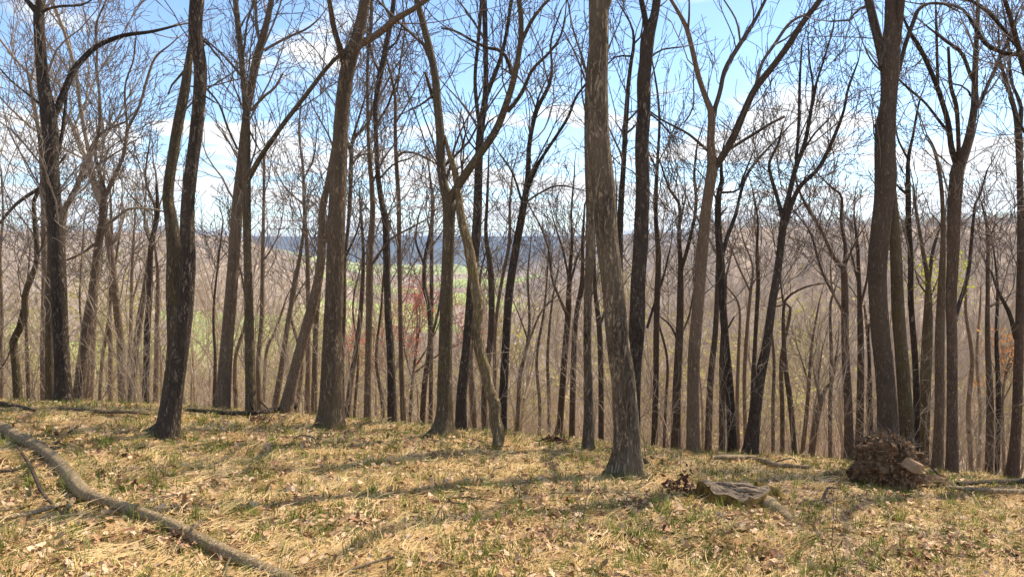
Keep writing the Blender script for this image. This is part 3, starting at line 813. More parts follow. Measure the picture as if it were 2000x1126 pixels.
T_(9.8, 'grey', 'slender grey trunk hugging the left side of the big pale flaky trunk',
   [(1148, 878, 24), (1149, 790, 18), (1147, 693, 16), (1148, 595, 16), (1152, 498, 17), (1152, 400, 16), (1149, 320, 15), (1148, 240, 14), (1150, 160, 13), (1155, 80, 10), (1158, -4, 10)],
   [[(1150, 170, 5), (1140, 120, 4), (1120, 60, 3.5), (1108, -3, 3)], [(1148, 170, 3.5), (1126, 110, 3), (1100, 60, 2.5)]], flare=.25, twig=.5)
T_(15.0, 'brown', 'dark stem glimpsed between the slender grey trunk and the big pale flaky trunk', [(1174, 856, 12), (1174, 742, 11), (1171, 644, 11), (1162, 560, 8), (1160, 440, 5)], [[(1171, 640, 6), (1186, 590, 4)]])
T_(None, 'grey', 'big pale flaky-barked trunk, nearest tree right of centre with dark knuckled foot',
   [(1222, 932, 84), (1222, 920, 68), (1223, 903, 57), (1224, 880, 50), (1224, 839, 46), (1217, 742, 45), (1205, 660, 42), (1196, 560, 42), (1186, 473, 42), (1181, 400, 42), (1177, 350, 43), (1170, 280, 42), (1168, 200, 37), (1168, 120, 36), (1168, 60, 37), (1168, -6, 36)],
   [[(1180, 30, 9), (1187, 14, 8), (1193, -6, 8)]], flare=.22, twig=.25, lo=300, drift=0)
T_(13.0, 'dark', 'slim dark stem with kinked top between the big pale trunk and the dark knobbly trunk',
   [(1222, 866, 15), (1218, 700, 14), (1211, 560, 13), (1211, 440, 13), (1218, 320, 10), (1222, 240, 10), (1228, 160, 8), (1234, 112, 7), (1238, 88, 6), (1234, 52, 4), (1212, 12, 3)],
   [[(1232, 110, 4), (1204, 110, 3.5), (1188, 124, 3)], [(1238, 86, 4), (1252, 70, 3), (1256, 36, 2.5)], [(1221, 262, 5), (1236, 250, 4), (1246, 238, 3)]], twig=.8)
T_(10.6, 'dark', 'dark knobbly trunk with a V fork at the top, right of the big pale trunk',
   [(1237, 872, 26), (1238, 790, 26), (1239, 717, 27), (1244, 644, 30), (1247, 546, 28), (1252, 473, 28), (1254, 420, 27), (1256, 360, 26), (1254, 280, 26), (1258, 220, 25), (1258, 160, 26), (1262, 120, 24), (1266, 72, 25), (1278, 32, 16), (1284, -6, 15)],
   [[(1264, 66, 12), (1259, 32, 11), (1251, -6, 10)], [(1268, 116, 4), (1290, 98, 3.5), (1330, 92, 3)], [(1262, 218, 4), (1285, 234, 3.5), (1310, 262, 3)]], flare=.15, twig=.4)
T_(15.0, 'brown', 'stem just right of the dark knobbly trunk that narrows to a thin whip',
   [(1278, 874, 13), (1281, 742, 12), (1283, 595, 12), (1286, 498, 11), (1281, 424, 8), (1284, 320, 6), (1288, 240, 5), (1284, 180, 4), (1274, 120, 3)],
   [[(1264, 640, 6), (1276, 600, 5), (1296, 540, 4), (1310, 480, 3)], [(1283, 330, 4), (1262, 290, 3)]])
T_(15.0, 'brown', 'many-forked dark tree between the knobbly trunk and the pale twin-forked tree',
   [(1320, 866, 20), (1322, 766, 17), (1328, 644, 15), (1329, 571, 13), (1329, 510, 10), (1326, 460, 8), (1327, 400, 6), (1308, 370, 5), (1288, 312, 3)],
   [[(1329, 530, 8), (1342, 488, 7), (1356, 429, 6), (1360, 390, 6), (1356, 340, 5), (1362, 280, 3)], [(1324, 665, 5), (1310, 636, 4), (1292, 620, 3)], [(1326, 660, 5), (1345, 620, 4), (1356, 560, 3)], [(1328, 440, 4), (1340, 380, 3)]], twig=1.4)
T_(11.5, 'tan', 'pale tan trunk with two great rising forks reaching the top right of centre',
   [(1354, 876, 28), (1354, 791, 24), (1356, 693, 23), (1364, 595, 22), (1371, 498, 22), (1378, 420, 21), (1385, 370, 20), (1392, 325, 21), (1388, 280, 15), (1390, 224, 14), (1381, 198, 11), (1364, 148, 10), (1350, 88, 9), (1340, 52, 9), (1326, 26, 7), (1308, -4, 6)],
   [['brown', (1394, 330, 15), (1412, 304, 14), (1436, 260, 14), (1456, 212, 13), (1476, 172, 13), (1508, 132, 12), (1540, 88, 12), (1568, 44, 11), (1606, -5, 10)],
    ['brown', (1391, 228, 10), (1406, 180, 9), (1416, 136, 9), (1444, 88, 9), (1472, 44, 7), (1497, -4, 6)],
    [(1475, 172, 7), (1488, 124, 6), (1512, 88, 6), (1544, 44, 5.5), (1580, 26, 4)], [(1512, 88, 4), (1540, 72, 3.5), (1560, 50, 3)],
    ['brown', (1382, 294, 6), (1348, 264, 5), (1320, 248, 4), (1296, 236, 4), (1270, 218, 3)], [(1336, 240, 3.5), (1354, 208, 3), (1354, 150, 2.5)],
    ['b', 'brown', (1430, 288, 6), (1472, 262, 6), (1504, 242, 5), (1532, 228, 5)], [(1343, 66, 5), (1346, 30, 4), (1346, -3, 3)], [(1446, 84, 4), (1438, 40, 3.5), (1412, -3, 3)]], flare=.2, twig=.6)
T_(15.0, 'brown', 'dark stem hidden behind the right side of the pale twin-forked tree', [(1383, 860, 14), (1388, 742, 13), (1397, 650, 11), (1401, 560, 9), (1402, 480, 6)])
T_(13.0, 'dark', 'dark tree with a high narrow fork right of the pale twin-forked trunk',
   [(1430, 882, 20), (1425, 766, 17), (1417, 669, 15), (1410, 571, 14), (1408, 512, 15), (1403, 449, 13), (1403, 385, 11), (1412, 344, 8), (1408, 330, 6), (1414, 280, 3)],
   [[(1410, 500, 9), (1420, 464, 8), (1438, 415, 7), (1442, 395, 6), (1456, 348, 6), (1480, 312, 5), (1532, 256, 3)], ['b', (1406, 420, 4), (1420, 405, 3)], ['b', (1422, 640, 4), (1434, 618, 3)], [(1409, 376, 5), (1440, 372, 4), (1452, 345, 4), (1470, 300, 3)],
    [(1404, 400, 4), (1385, 360, 3), (1360, 330, 2.5)]], twig=.9)
T_(14.3, 'brown', 'short-seen stem between the pale twin-forked trunk and the high-forked dark tree', [(1410, 880, 13), (1411, 766, 12), (1410, 703, 10), (1414, 620, 8), (1418, 540, 5)])
T_(18.0, 'tan', 'thin spreading tree left of the leaning dark fork in front of the right hill', [(1456, 872, 8), (1454, 742, 8), (1459, 644, 7), (1466, 571, 6), (1470, 520, 4), (1452, 470, 3)],
   [[(1466, 571, 4), (1439, 512, 3.5), (1424, 470, 3)], [(1467, 560, 4), (1483, 522, 3.5), (1474, 439, 3)]], twig=1.3)
T_(16.0, 'brown', 'thin dark stem close left of the leaning dark forked tree', [(1468, 860, 9), (1471, 742, 9), (1476, 644, 8), (1481, 547, 8), (1478, 498, 6), (1480, 430, 4), (1470, 370, 3)], twig=1.2)
T_(12.5, 'dark', 'dark leaning tree opening into a wide vase-shaped crown right of centre',
   [(1467, 882, 28), (1474, 815, 24), (1483, 742, 22), (1498, 669, 18), (1508, 595, 16), (1520, 522, 15), (1527, 459, 14), (1531, 430, 15), (1540, 384, 10), (1554, 328, 9), (1572, 280, 8), (1582, 228, 7), (1592, 172, 5), (1608, 120, 4), (1628, 55, 3)],
   [[(1531, 434, 10), (1520, 392, 8), (1508, 352, 7), (1502, 320, 6), (1520, 280, 5), (1528, 248, 3)], [(1533, 432, 11), (1560, 368, 9), (1596, 332, 8), (1620, 288, 7), (1640, 240, 6), (1650, 208, 5), (1656, 175, 5), (1676, 120, 3)],
    [(1554, 328, 6), (1560, 240, 6), (1562, 160, 5), (1566, 90, 3)], [(1566, 300, 4), (1590, 262, 4), (1616, 236, 3)], [(1590, 180, 4), (1580, 110, 3), (1578, 60, 2)]], twig=1.2)
T_(15.0, 'brown', 'thin bent tree with one long right-hand branch, right of the leaning vase-shaped tree',
   [(1552, 886, 11), (1544, 791, 11), (1534, 718, 10), (1531, 669, 9), (1530, 610, 6), (1537, 581, 5), (1571, 561, 4), (1601, 554, 3)], [[(1531, 600, 4), (1524, 540, 3), (1530, 470, 2.5)]])
T_(16.0, 'tan', 'low V-forked tree among the brown woods right of centre', [(1584, 894, 13), (1591, 840, 12), (1601, 791, 11), (1612, 760, 7), (1625, 742, 6), (1634, 690, 4)], [[(1601, 790, 6), (1598, 742, 5), (1606, 680, 3)], [(1602, 785, 5), (1590, 730, 3)]], twig=1.3)
T_(16.5, 'tan', 'second slim stem beside the low V-forked tree', [(1566, 890, 9), (1574, 820, 8), (1580, 750, 7), (1586, 670, 5), (1600, 590, 3)], [[(1580, 750, 4), (1562, 690, 3)]], twig=1.3)
# --- right part
T_(14.0, 'reddish', 'reddish-brown tree whose stem divides into long arching limbs left of the great forked trunk',
   [(1659, 903, 19), (1657, 800, 16), (1651, 667, 14), (1649, 533, 12), (1642, 518, 9), (1630, 505, 7), (1603, 448, 6), (1577, 405, 6), (1560, 370, 4), (1548, 320, 3)],
   [[(1649, 535, 8), (1651, 480, 7), (1643, 432, 6), (1644, 384, 5), (1624, 366, 4), (1602, 344, 3)], ['deadwood', (1647, 610, 6), (1636, 590, 5), (1625, 565, 5), (1622, 520, 3)],
    [(1636, 590, 5), (1610, 540, 5), (1598, 507, 5), (1582, 453, 4), (1550, 411, 3)], [(1650, 520, 4), (1672, 470, 3), (1690, 440, 2)]], twig=1.3)
T_(16.0, 'brown', 'mossy-grey stem with upright forks between the reddish tree and the great forked trunk', [(1678, 862, 15), (1681, 747, 13), (1681, 667, 12), (1678, 560, 8), (1675, 480, 6), (1668, 420, 4)],
   [[(1680, 600, 5), (1694, 540, 4), (1698, 480, 3)], [(1678, 560, 5), (1662, 490, 3)]], twig=1.3)
T_(15.0, 'dark', 'thin dark snag close left of the great forked trunk', [(1702, 860, 9), (1700, 800, 8), (1699, 731, 6), (1696, 670, 4), (1698, 630, 3)], broken=True)
T_(10.0, 'brown', 'great forked trunk rising behind the upturned root ball at right',
   [(1736, 880, 42), (1734, 843, 38), (1729, 747, 34), (1718, 640, 33), (1713, 533, 33), (1719, 453, 34), (1725, 400, 34), (1729, 360, 38), (1728, 280, 36), (1730, 240, 34), (1735, 200, 29), (1737, 160, 31), (1738, 120, 34), (1740, 80, 28), (1741, 40, 25), (1742, -6, 24)],
   [[(1728, 130, 20), (1716, 80, 18), (1706, 40, 17), (1695, -6, 16)], [(1750, 100, 15), (1756, 40, 15), (1761, -6, 15)],
    [(1750, 156, 9), (1760, 120, 8), (1768, 88, 8), (1782, 48, 8), (1796, 16, 7), (1822, 6, 5), (1846, 9, 4), (1866, 20, 3)], ['b', (1722, 262, 18), (1714, 247, 12), (1709, 243, 5)], [(1722, 140, 4), (1704, 122, 3.5), (1692, 100, 3)],
    [(1697, 10, 5), (1670, 22, 4), (1664, 38, 4), (1620, 42, 3)], [(1720, 290, 3.5), (1708, 270, 3), (1706, 240, 2.5)]], flare=.15, twig=.3, drift=0)
T_(10.4, 'mottled', 'shaggy olive-grey trunk pressed against the right side of the great forked trunk',
   [(1773, 876, 28), (1771, 845, 26), (1763, 720, 24), (1755, 613, 23), (1750, 507, 21), (1745, 427, 19), (1740, 340, 14), (1737, 270, 10), (1736, 200, 7)], flare=.15, twig=.3, lo=300, sides=30)
T_(13.0, 'dark', 'slim sinuous dark stem right of the shaggy olive-grey trunk',
   [(1790, 862, 14), (1790, 780, 12), (1787, 693, 12), (1779, 587, 11), (1779, 507, 10), (1775, 440, 10), (1774, 380, 10), (1774, 312, 7), (1784, 262, 5), (1790, 224, 4), (1798, 190, 3)],
   [[(1774, 312, 5), (1754, 272, 4), (1749, 240, 3)], [(1772, 380, 6), (1758, 368, 5), (1748, 358, 3)]], twig=.8)
T_(15.0, 'mottled', 'olive-grey tree with fresh yellow-green leaves midway up, right of the slim sinuous stem',
   [(1801, 884, 24), (1806, 773, 21), (1811, 667, 20), (1813, 580, 13), (1812, 545, 9), (1801, 480, 7), (1790, 416, 6), (1784, 360, 3)], [[(1813, 560, 8), (1822, 491, 7), (1834, 450, 4)], [(1812, 575, 4), (1796, 555, 3), (1788, 530, 2)], [(1812, 590, 4), (1826, 560, 3)]],
   leaves=('limeleaf', .04, 13, .17, lambda t: P(1800, 590, 15)[2] < t[2] < P(1800, 515, 15)[2]), twig=1.3, lo=640)
T_(12.5, 'tan', 'brown stem with a reddish snapped top left of the candelabra-forked tree',
   [(1830, 918, 21), (1835, 800, 18), (1835, 667, 17), (1838, 587, 15), (1841, 507, 11), (1842, 440, 8), (1838, 360, 7), (1826, 296, 6), (1810, 264, 4)], [[(1828, 300, 4), (1842, 310, 3), (1850, 318, 3)]], broken=True, twig=.6)
T_(12.0, 'reddish', 'tall reddish-brown tree with a candelabra of dark forks near the right edge',
   [(1859, 930, 24), (1860, 800, 20), (1859, 667, 19), (1857, 587, 20), (1862, 480, 22), (1864, 400, 25), (1867, 360, 25), (1870, 328, 24), (1886, 288, 15), (1902, 216, 13), (1904, 160, 11), (1906, 100, 9), (1910, 32, 7), (1910, -5, 6)],
   [['dark', (1869, 322, 13), (1858, 288, 11), (1852, 240, 10), (1834, 180, 9), (1822, 148, 9), (1798, 96, 8), (1778, 64, 6), (1762, 30, 4)], ['b', 'dark', (1871, 318, 9), (1872, 280, 8), (1868, 208, 8), (1857, 168, 7), (1852, 92, 5)],
    ['dark', (1903, 212, 9), (1912, 204, 8), (1934, 156, 7), (1954, 112, 6), (1970, 76, 5), (1990, 20, 4)], ['dark', (1858, 266, 7), (1828, 228, 6), (1806, 200, 5), (1778, 176, 5), (1754, 154, 4)],
    ['dark', (1904, 160, 8), (1896, 148, 7), (1878, 104, 7), (1846, 80, 5), (1806, 48, 3)], ['dark', (1832, 176, 6), (1830, 100, 5), (1828, 20, 4)], ['dark', (1866, 625, 9), (1872, 598, 8), (1891, 533, 7), (1899, 453, 6), (1905, 400, 5), (1914, 380, 4), (1928, 332, 3)],
    ['dark', (1898, 190, 4), (1884, 170, 4), (1860, 164, 3)]], twig=.9)
T_(14.0, 'brown', 'slender straight stem between the candelabra tree and the right-edge trunk',
   [(1931, 935, 15), (1934, 800, 13), (1929, 667, 9), (1929, 560, 7), (1929, 453, 6), (1918, 400, 3)], [[(1929, 480, 4), (1944, 440, 3), (1966, 420, 2)], [(1929, 600, 3), (1960, 590, 2.5)]], twig=1.2)
T_(15.0, 'dark', 'thin dark stem just right of the slender straight stem near the right edge', [(1947, 934, 9), (1950, 773, 9), (1946, 667, 7), (1948, 560, 5), (1940, 480, 3)])
T_(15.5, 'tan', 'young tree still holding orange-brown leaves at the right edge', [(1962, 930, 6), (1958, 800, 5), (1964, 730, 4), (1976, 690, 3)], [[(1960, 780, 3), (1990, 720, 2)], [(1960, 760, 3), (1940, 715, 2)], [(1962, 740, 3), (1990, 680, 2), (2010, 660, 2)]],
   leaves=('orangeleaf', .05, 6, .14, lambda t: True), lo=760, twig=1.2, group='budding and leafing small trees')
T_(12.5, 'reddish', 'reddish trunk standing at the right edge of the photo',
   [(1977, 925, 22), (1985, 827, 18), (1989, 720, 17), (1993, 560, 14), (1994, 440, 13), (1992, 360, 11), (1990, 272, 13), (1982, 216, 9), (1966, 160, 7), (1954, 120, 5), (1950, 60, 3)],
   [['dark', (1990, 262, 9), (1994, 208, 7), (1974, 156, 5), (1972, 100, 4), (1960, 20, 3)], ['dark', (1984, 660, 9), (1972, 613, 8), (1950, 570, 6), (1936, 530, 3)]], twig=1.1)
T_(11.0, 'dark', 'dark tree beyond the right border whose limbs hook into the top right corner',
   [(2075, 960, 34), (2070, 700, 30), (2066, 500, 28), (2060, 320, 26), (2062, 200, 22), (2060, 100, 18), (2064, -5, 16)],
   [[(2060, 130, 12), (2030, 116, 10), (2000, 107, 9), (1974, 106, 8), (1930, 90, 8), (1906, 56, 7), (1882, 20, 5), (1846, 8, 5), (1796, 8, 3)],
    [(2060, 250, 12), (2020, 180, 11), (1998, 128, 10), (1984, 72, 9), (1968, 16, 8), (1960, -5, 7)],
    [(2000, 106, 8), (1974, 76, 7), (1942, 36, 7), (1910, 8, 6), (1880, -4, 6)], [(2060, 330, 8), (2020, 280, 7), (1990, 240, 5), (1970, 190, 3)]], twig=.8)
# a few extra stems seen low between the main ones
for (px, w, d, top, lab) in [(60, 8, 21, 520, 'pale thin stem between the crooked left tree and the paired dark trunks'), (164, 7, 19, 480, 'thin dark stem just right of the left-edge trunk foot'),
                             (414, 8, 19, 470, 'thin stem left of the tall crossing pair, right of the furrowed dark trunk'), (466, 9, 21, 480, 'thin stem framed between the two feet of the tall crossing pair'),
                             (580, 9, 22, 520, 'short-seen stem between the leaning tree foot and the thick brown trunk'), (742, 7, 19, 520, 'thin stem between the slim tan stem and the stubbed dark stem'),
                             (926, 12, 17, 560, 'stem seen right of the central dark three-stemmed tree foot'), (1050, 7, 20, 520, 'thin stem above the rusty brush pile on the brow'),
                             (1070, 7, 23, 560, 'faint slim stem left of the tree with arching left limb'), (1296, 6, 18, 560, 'thin whip between the narrowing stem and the many-forked dark tree'),
                             (1444, 8, 19, 600, 'thin stem between the high-forked dark tree and the leaning vase-shaped tree'), (1510, 7, 20, 620, 'thin stem right of the foot of the leaning vase-shaped tree'),
                             (1528, 9, 18, 640, 'stem left of the thin bent tree with long right-hand branch'), (1622, 8, 20, 600, 'thin stem right of the low V-forked tree'),
                             (1700, 8, 22, 640, 'faint stem left of the root ball'), (1896, 9, 17, 560, 'thin stem between the candelabra tree and the slender straight stem'),
                             (1912, 6, 21, 600, 'faint whip beside the slender straight stem near the right edge'), (690, 6, 22, 560, 'thin whip right of the leaning dark stem by the thick brown trunk')]:
    rr = random.Random(px)
    T_(d, rr.choice(['tan', 'brown', 'tan']), lab, [(px, 900, w), (px + rr.uniform(-6, 6), 800, w), (px + rr.uniform(-10, 10), 700, w * .85), (px + rr.uniform(-16, 16), 600, w * .6), (px + rr.uniform(-24, 24), top - 40, w * .35)], twig=1.2)

# ------------------------------------------------------------------ woods down the slope: copies of a few built trees
def forest_variant(seed, h, r, fork, bk, full=True, buds=None):
    rng = random.Random(seed)
    rows = []; x = y = 0; dx, dy = rng.uniform(-.06, .06), rng.uniform(-.06, .06)
    n = 8
    for i in range(n + 1):
        t = i / n
        rows.append((x, y, -.3 + t * h * fork, r * (1.15 - .35 * t)))
        dx += rng.uniform(-.05, .05); dy += rng.uniform(-.05, .05)
        x += dx * h * fork / n; y += dy * h * fork / n
    tr = trunk_mesh('trunk', rows, M[bk], (0, 0, 0), 8, h / 26, rng, flare=.2, ridge=.02)
    T = Tubes(); tips = []
    top = rows[-1]
    for k in range(rng.choice((2, 3, 3))):
        a = rng.uniform(0, 6.28)
        dd = unit((cos(a) * rng.uniform(.2, .5), sin(a) * rng.uniform(.2, .5), 1))
        grow(T, top[:3], dd, r * rng.uniform(.45, .68), h * (1 - fork) * rng.uniform(.8, 1.1), rng, 0, 3, .008, 1.9, tips)
    for k in range(7):
        i = rng.randrange(3, n); q = rows[i]
        grow(T, q[:3], side_dir((0, 0, 1), rng.uniform(.5, 1.1), rng, .2), r * rng.uniform(.12, .28), h * rng.uniform(.08, .2), rng, 1, 3, .012, 1.9, tips)
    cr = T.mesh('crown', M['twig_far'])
    lv = None
    if buds: lv = leaf_cluster_mesh('leaves', rng.sample(tips, min(len(tips), 260)), M[buds], rng, .07, 3, .25)
    return tr, cr, lv

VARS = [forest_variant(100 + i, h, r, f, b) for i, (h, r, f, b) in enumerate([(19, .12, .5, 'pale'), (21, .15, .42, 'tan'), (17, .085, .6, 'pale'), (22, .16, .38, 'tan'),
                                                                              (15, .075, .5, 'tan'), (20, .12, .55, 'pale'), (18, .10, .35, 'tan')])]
BUD = forest_variant(300, 12, .08, .4, 'tan', buds='palelime')
SLENDER = [forest_variant(400 + i, 9 + i, .045, .45, 'pale') for i in range(2)]

rs = random.Random(77)
def clear_of(x, y, m):
    return all((x - a) ** 2 + (y - b) ** 2 > (m + .15) ** 2 for a, b, c in OCC)

MARKS = [(-900, 'left border'), (110, 'paired left-edge trunks'), (175, 'left forked tree'), (345, 'furrowed dark trunk'), (470, 'tall crossing pair'), (650, 'thick brown trunk'),
         (760, 'stubbed dark stem'), (870, 'light central trunk'), (1005, 'curved dark tree'), (1195, 'big pale trunk'), (1250, 'dark knobbly trunk'), (1365, 'pale twin-forked tree'),
         (1500, 'leaning vase-shaped tree'), (1655, 'reddish-brown limbed tree'), (1730, 'great forked trunk'), (1862, 'candelabra tree'), (1990, 'right border')]
def plant(var, x, y, rz, s, label, group, name='tree'):
    tr, cr, lv = var
    px = 1000 + x / y * F
    k = max(0, sum(1 for q in MARKS if q[0] <= px) - 1); k = min(k, len(MARKS) - 2)
    between = f'between the {MARKS[k][1]} and the {MARKS[k + 1][1]}'
    label = f'{label} {between}'; group = f'{group} {between}'
    z = Hs(x, y)
    root = empty(name, (x, y, z), label, 'tree', group)
    hgt = max(v.co.z for v in cr.vertices)
    if rs.random() < .8: s = max(.35, min(s, (EYE + rs.uniform(.02, .09) * y - z) / hgt))
    root.rotation_euler = (rs.gauss(0, .035), rs.gauss(0, .035), rz); root.scale = (s, s, s * rs.uniform(.92, 1.1))
    put('trunk', tr, root); put('crown', cr, root)
    if lv: put('leaves', lv, root, kind='stuff')
    OCC.append((x, y, .6))

NEARCOPY = 108
cnt = 0; tries = 0
while cnt < NEARCOPY and tries < 9000:
    tries += 1
    y = 17 + 38 * rs.random() ** .9
    az = rs.uniform(-.80, .80)
    x = az * y
    if not clear_of(x, y, 1.1): continue
    v = rs.random()
    side = 'left third' if az < -.23 else ('middle' if az < .23 else 'right third')
    if v < .55:
        plant(rs.choice(SLENDER), x, y, rs.uniform(0, 6.28), rs.uniform(.7, 1.15), 'spindly bare tree down the slope', 'spindly young trees down the slope')
    elif v < .57:
        plant(BUD, x, y, rs.uniform(0, 6.28), rs.uniform(.7, 1.0), 'budding green-tipped tree down the slope', 'budding trees down the slope')
    else:
        plant(rs.choice(VARS), x, y, rs.uniform(0, 6.28), rs.uniform(.5, .85), 'tall bare tree down the slope', 'tall bare trees down the slope')
    cnt += 1

# ------------------------------------------------------------------ scattering by geometry nodes (things nobody could count)
def scatter(name, pts, rots, scales, sources, label, seed=0):
    """one object: a point cloud whose points carry instances of the source meshes"""
    coll = bpy.data.collections.new(name + '_sources')
    for i, me in enumerate(sources):
        o = bpy.data.objects.new(f'{name}_piece', me); coll.objects.link(o)
    me = bpy.data.meshes.new(name)
    me.vertices.add(len(pts)); me.vertices.foreach_set('co', np.asarray(pts, np.float32).ravel())
    a = me.attributes.new('rot', 'FLOAT_VECTOR', 'POINT'); a.data.foreach_set('vector', np.asarray(rots, np.float32).ravel())
    a = me.attributes.new('scl', 'FLOAT_VECTOR', 'POINT'); a.data.foreach_set('vector', np.asarray(scales, np.float32).ravel())
    me.update()
    ob = put(name, me, kind='stuff', label=label)
    ng = bpy.data.node_groups.new(name, 'GeometryNodeTree')
    ng.interface.new_socket('Geometry', in_out='INPUT', socket_type='NodeSocketGeometry')
    ng.interface.new_socket('Geometry', in_out='OUTPUT', socket_type='NodeSocketGeometry')
    n, l = ng.nodes, ng.links
    gi = n.new('NodeGroupInput'); go = n.new('NodeGroupOutput')
    ip = n.new('GeometryNodeInstanceOnPoints'); ci = n.new('GeometryNodeCollectionInfo')
    ci.inputs['Collection'].default_value = coll; ci.inputs['Separate Children'].default_value = True; ci.inputs['Reset Children'].default_value = True
    ri = n.new('FunctionNodeRandomValue'); ri.data_type = 'INT'
    mn = [s for s in ri.inputs if s.name == 'Min' and s.type == 'INT'][0]; mx = [s for s in ri.inputs if s.name == 'Max' and s.type == 'INT'][0]
    mn.default_value = 0; mx.default_value = len(sources) - 1; ri.inputs['Seed'].default_value = seed
    out_i = [s for s in ri.outputs if s.type == 'INT'][0]
    ra = n.new('GeometryNodeInputNamedAttribute'); ra.data_type = 'FLOAT_VECTOR'; ra.inputs['Name'].default_value = 'rot'
    sa = n.new('GeometryNodeInputNamedAttribute'); sa.data_type = 'FLOAT_VECTOR'; sa.inputs['Name'].default_value = 'scl'
    er = n.new('FunctionNodeEulerToRotation')
    l.new(gi.outputs[0], ip.inputs['Points']); l.new(ci.outputs[0], ip.inputs['Instance'])
    ip.inputs['Pick Instance'].default_value = True
    l.new(out_i, ip.inputs['Instance Index'])
    l.new(ra.outputs[0], er.inputs[0]); l.new(er.outputs[0], ip.inputs['Rotation']); l.new(sa.outputs[0], ip.inputs['Scale'])
    l.new(ip.outputs[0], go.inputs[0])
    md = ob.modifiers.new('scatter', 'NODES'); md.node_group = ng
    return ob

R = np.random.RandomState(5)

# --- the far woods
def far_tree(seed, h, r, buds=None):
    rng = random.Random(seed); T = Tubes()
    x = y = 0; pts = []; rad = []
    for i in range(6):
        t = i / 5
        pts.append((x, y, -1 + t * h * .6)); rad.append(r * (1 - .45 * t)); x += rng.gauss(0, .18); y += rng.gauss(0, .18)
    T.add(pts, rad, 5)
    tips = []
    def br(p, d, L, rr, lv):
        ps = [p]; rd = [rr]
        for i in range(3):
            d = unit((d[0] + rng.gauss(0, .2), d[1] + rng.gauss(0, .2), d[2] + rng.gauss(0, .2) + .12))
            p = tuple(p[j] + d[j] * L / 3 for j in range(3)); ps.append(p); rd.append(max(rr * (1 - .25 * (i + 1)), .02))
        T.add(ps, rd, 3)
        tips.append(p)
        if lv < 2:
            for k in range(5 if lv == 0 else 4):
                i = rng.randrange(1, 4)
                br(ps[i], side_dir(d, rng.uniform(.4, .95), rng, .2), L * rng.uniform(.4, .7), rr * .5, lv + 1)
    for k in range(6):
        i = rng.randrange(2, 6)
        a = rng.uniform(0, 6.28)
        br(pts[i], unit((cos(a) * .6, sin(a) * .6, 1)), h * rng.uniform(.25, .42), r * .45, 0)
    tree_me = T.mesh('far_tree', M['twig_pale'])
    return tree_me, tips

FT = [far_tree(500 + i, h, r)[0] for i, (h, r) in enumerate([(17, .16), (20, .2), (14, .12), (18, .18), (21, .22), (15, .15)])]
def far_points(n, y0, y1, pw, azr=.86):
    y = y0 + (y1 - y0) * R.rand(n) ** pw
    x = R.uniform(-azr, azr, n) * y
    ok = field_mask(x, y) < .3
    x, y = x[ok], y[ok]
    return x, y, H(x, y)
x1, y1, z1 = far_points(1350, 65, 210, 1.0)
x2, y2, z2 = far_points(8000, 190, 620, 1.1)
x3, y3, z3 = far_points(15000, 560, 1800, 1.1)
X = np.concatenate([x1, x2, x3]); Y = np.concatenate([y1, y2, y3]); Z = np.concatenate([z1, z2, z3])
n = len(X)
s = R.uniform(.5, .95, n)
scatter('distant_woods', np.stack([X, Y, Z], 1), np.stack([R.normal(0, .04, n), R.normal(0, .04, n), R.uniform(0, 6.28, n)], 1), np.stack([s, s, s], 1), FT,
        'mass of bare grey-brown woods covering the slopes and valley sides', 3)
# budding crowns sprinkled through the woods
bt, tips = far_tree(530, 13, .1)
budme = leaf_cluster_mesh('bud_cloud', tips, M['palelime'], random.Random(4), .14, 5, .5)
xb, yb, zb = far_points(260, 40, 700, 1.6)
sb = R.uniform(.6, 1.0, len(xb))
scatter('yellow_green_budding_crowns', np.stack([xb, yb, zb], 1), np.stack([np.zeros(len(xb))] * 2 + [R.uniform(0, 6, len(xb))], 1), np.stack([sb] * 3, 1), [budme], 'pale yellow-green budding crowns scattered through the bare woods', 5)

# --- understorey whips on the slope just below the brow
def whip(seed):
    rng = random.Random(seed); T = Tubes()
    for k in range(3):
        grow(T, (rng.uniform(-.1, .1), rng.uniform(-.1, .1), -.05), unit((rng.gauss(0, .2), rng.gauss(0, .2), 1)), .008, rng.uniform(.9, 2.2), rng, 2, 4, .003, 1.0)
    return T.mesh('whip', M['twig_far'])
WH = [whip(700 + i) for i in range(6)]
nW = 320
yw = 12.5 + 22 * R.rand(nW) ** 1.2; xw = R.uniform(-.8, .8, nW) * yw
sw = R.uniform(.5, 1.6, nW)
scatter('understorey_brush', np.stack([xw, yw, H(xw, yw)], 1), np.stack([R.normal(0, .1, nW), R.normal(0, .1, nW), R.uniform(0, 6.28, nW)], 1), np.stack([sw] * 3, 1), WH, 'thin tangled brush and whips just below the brow of the knoll', 6)

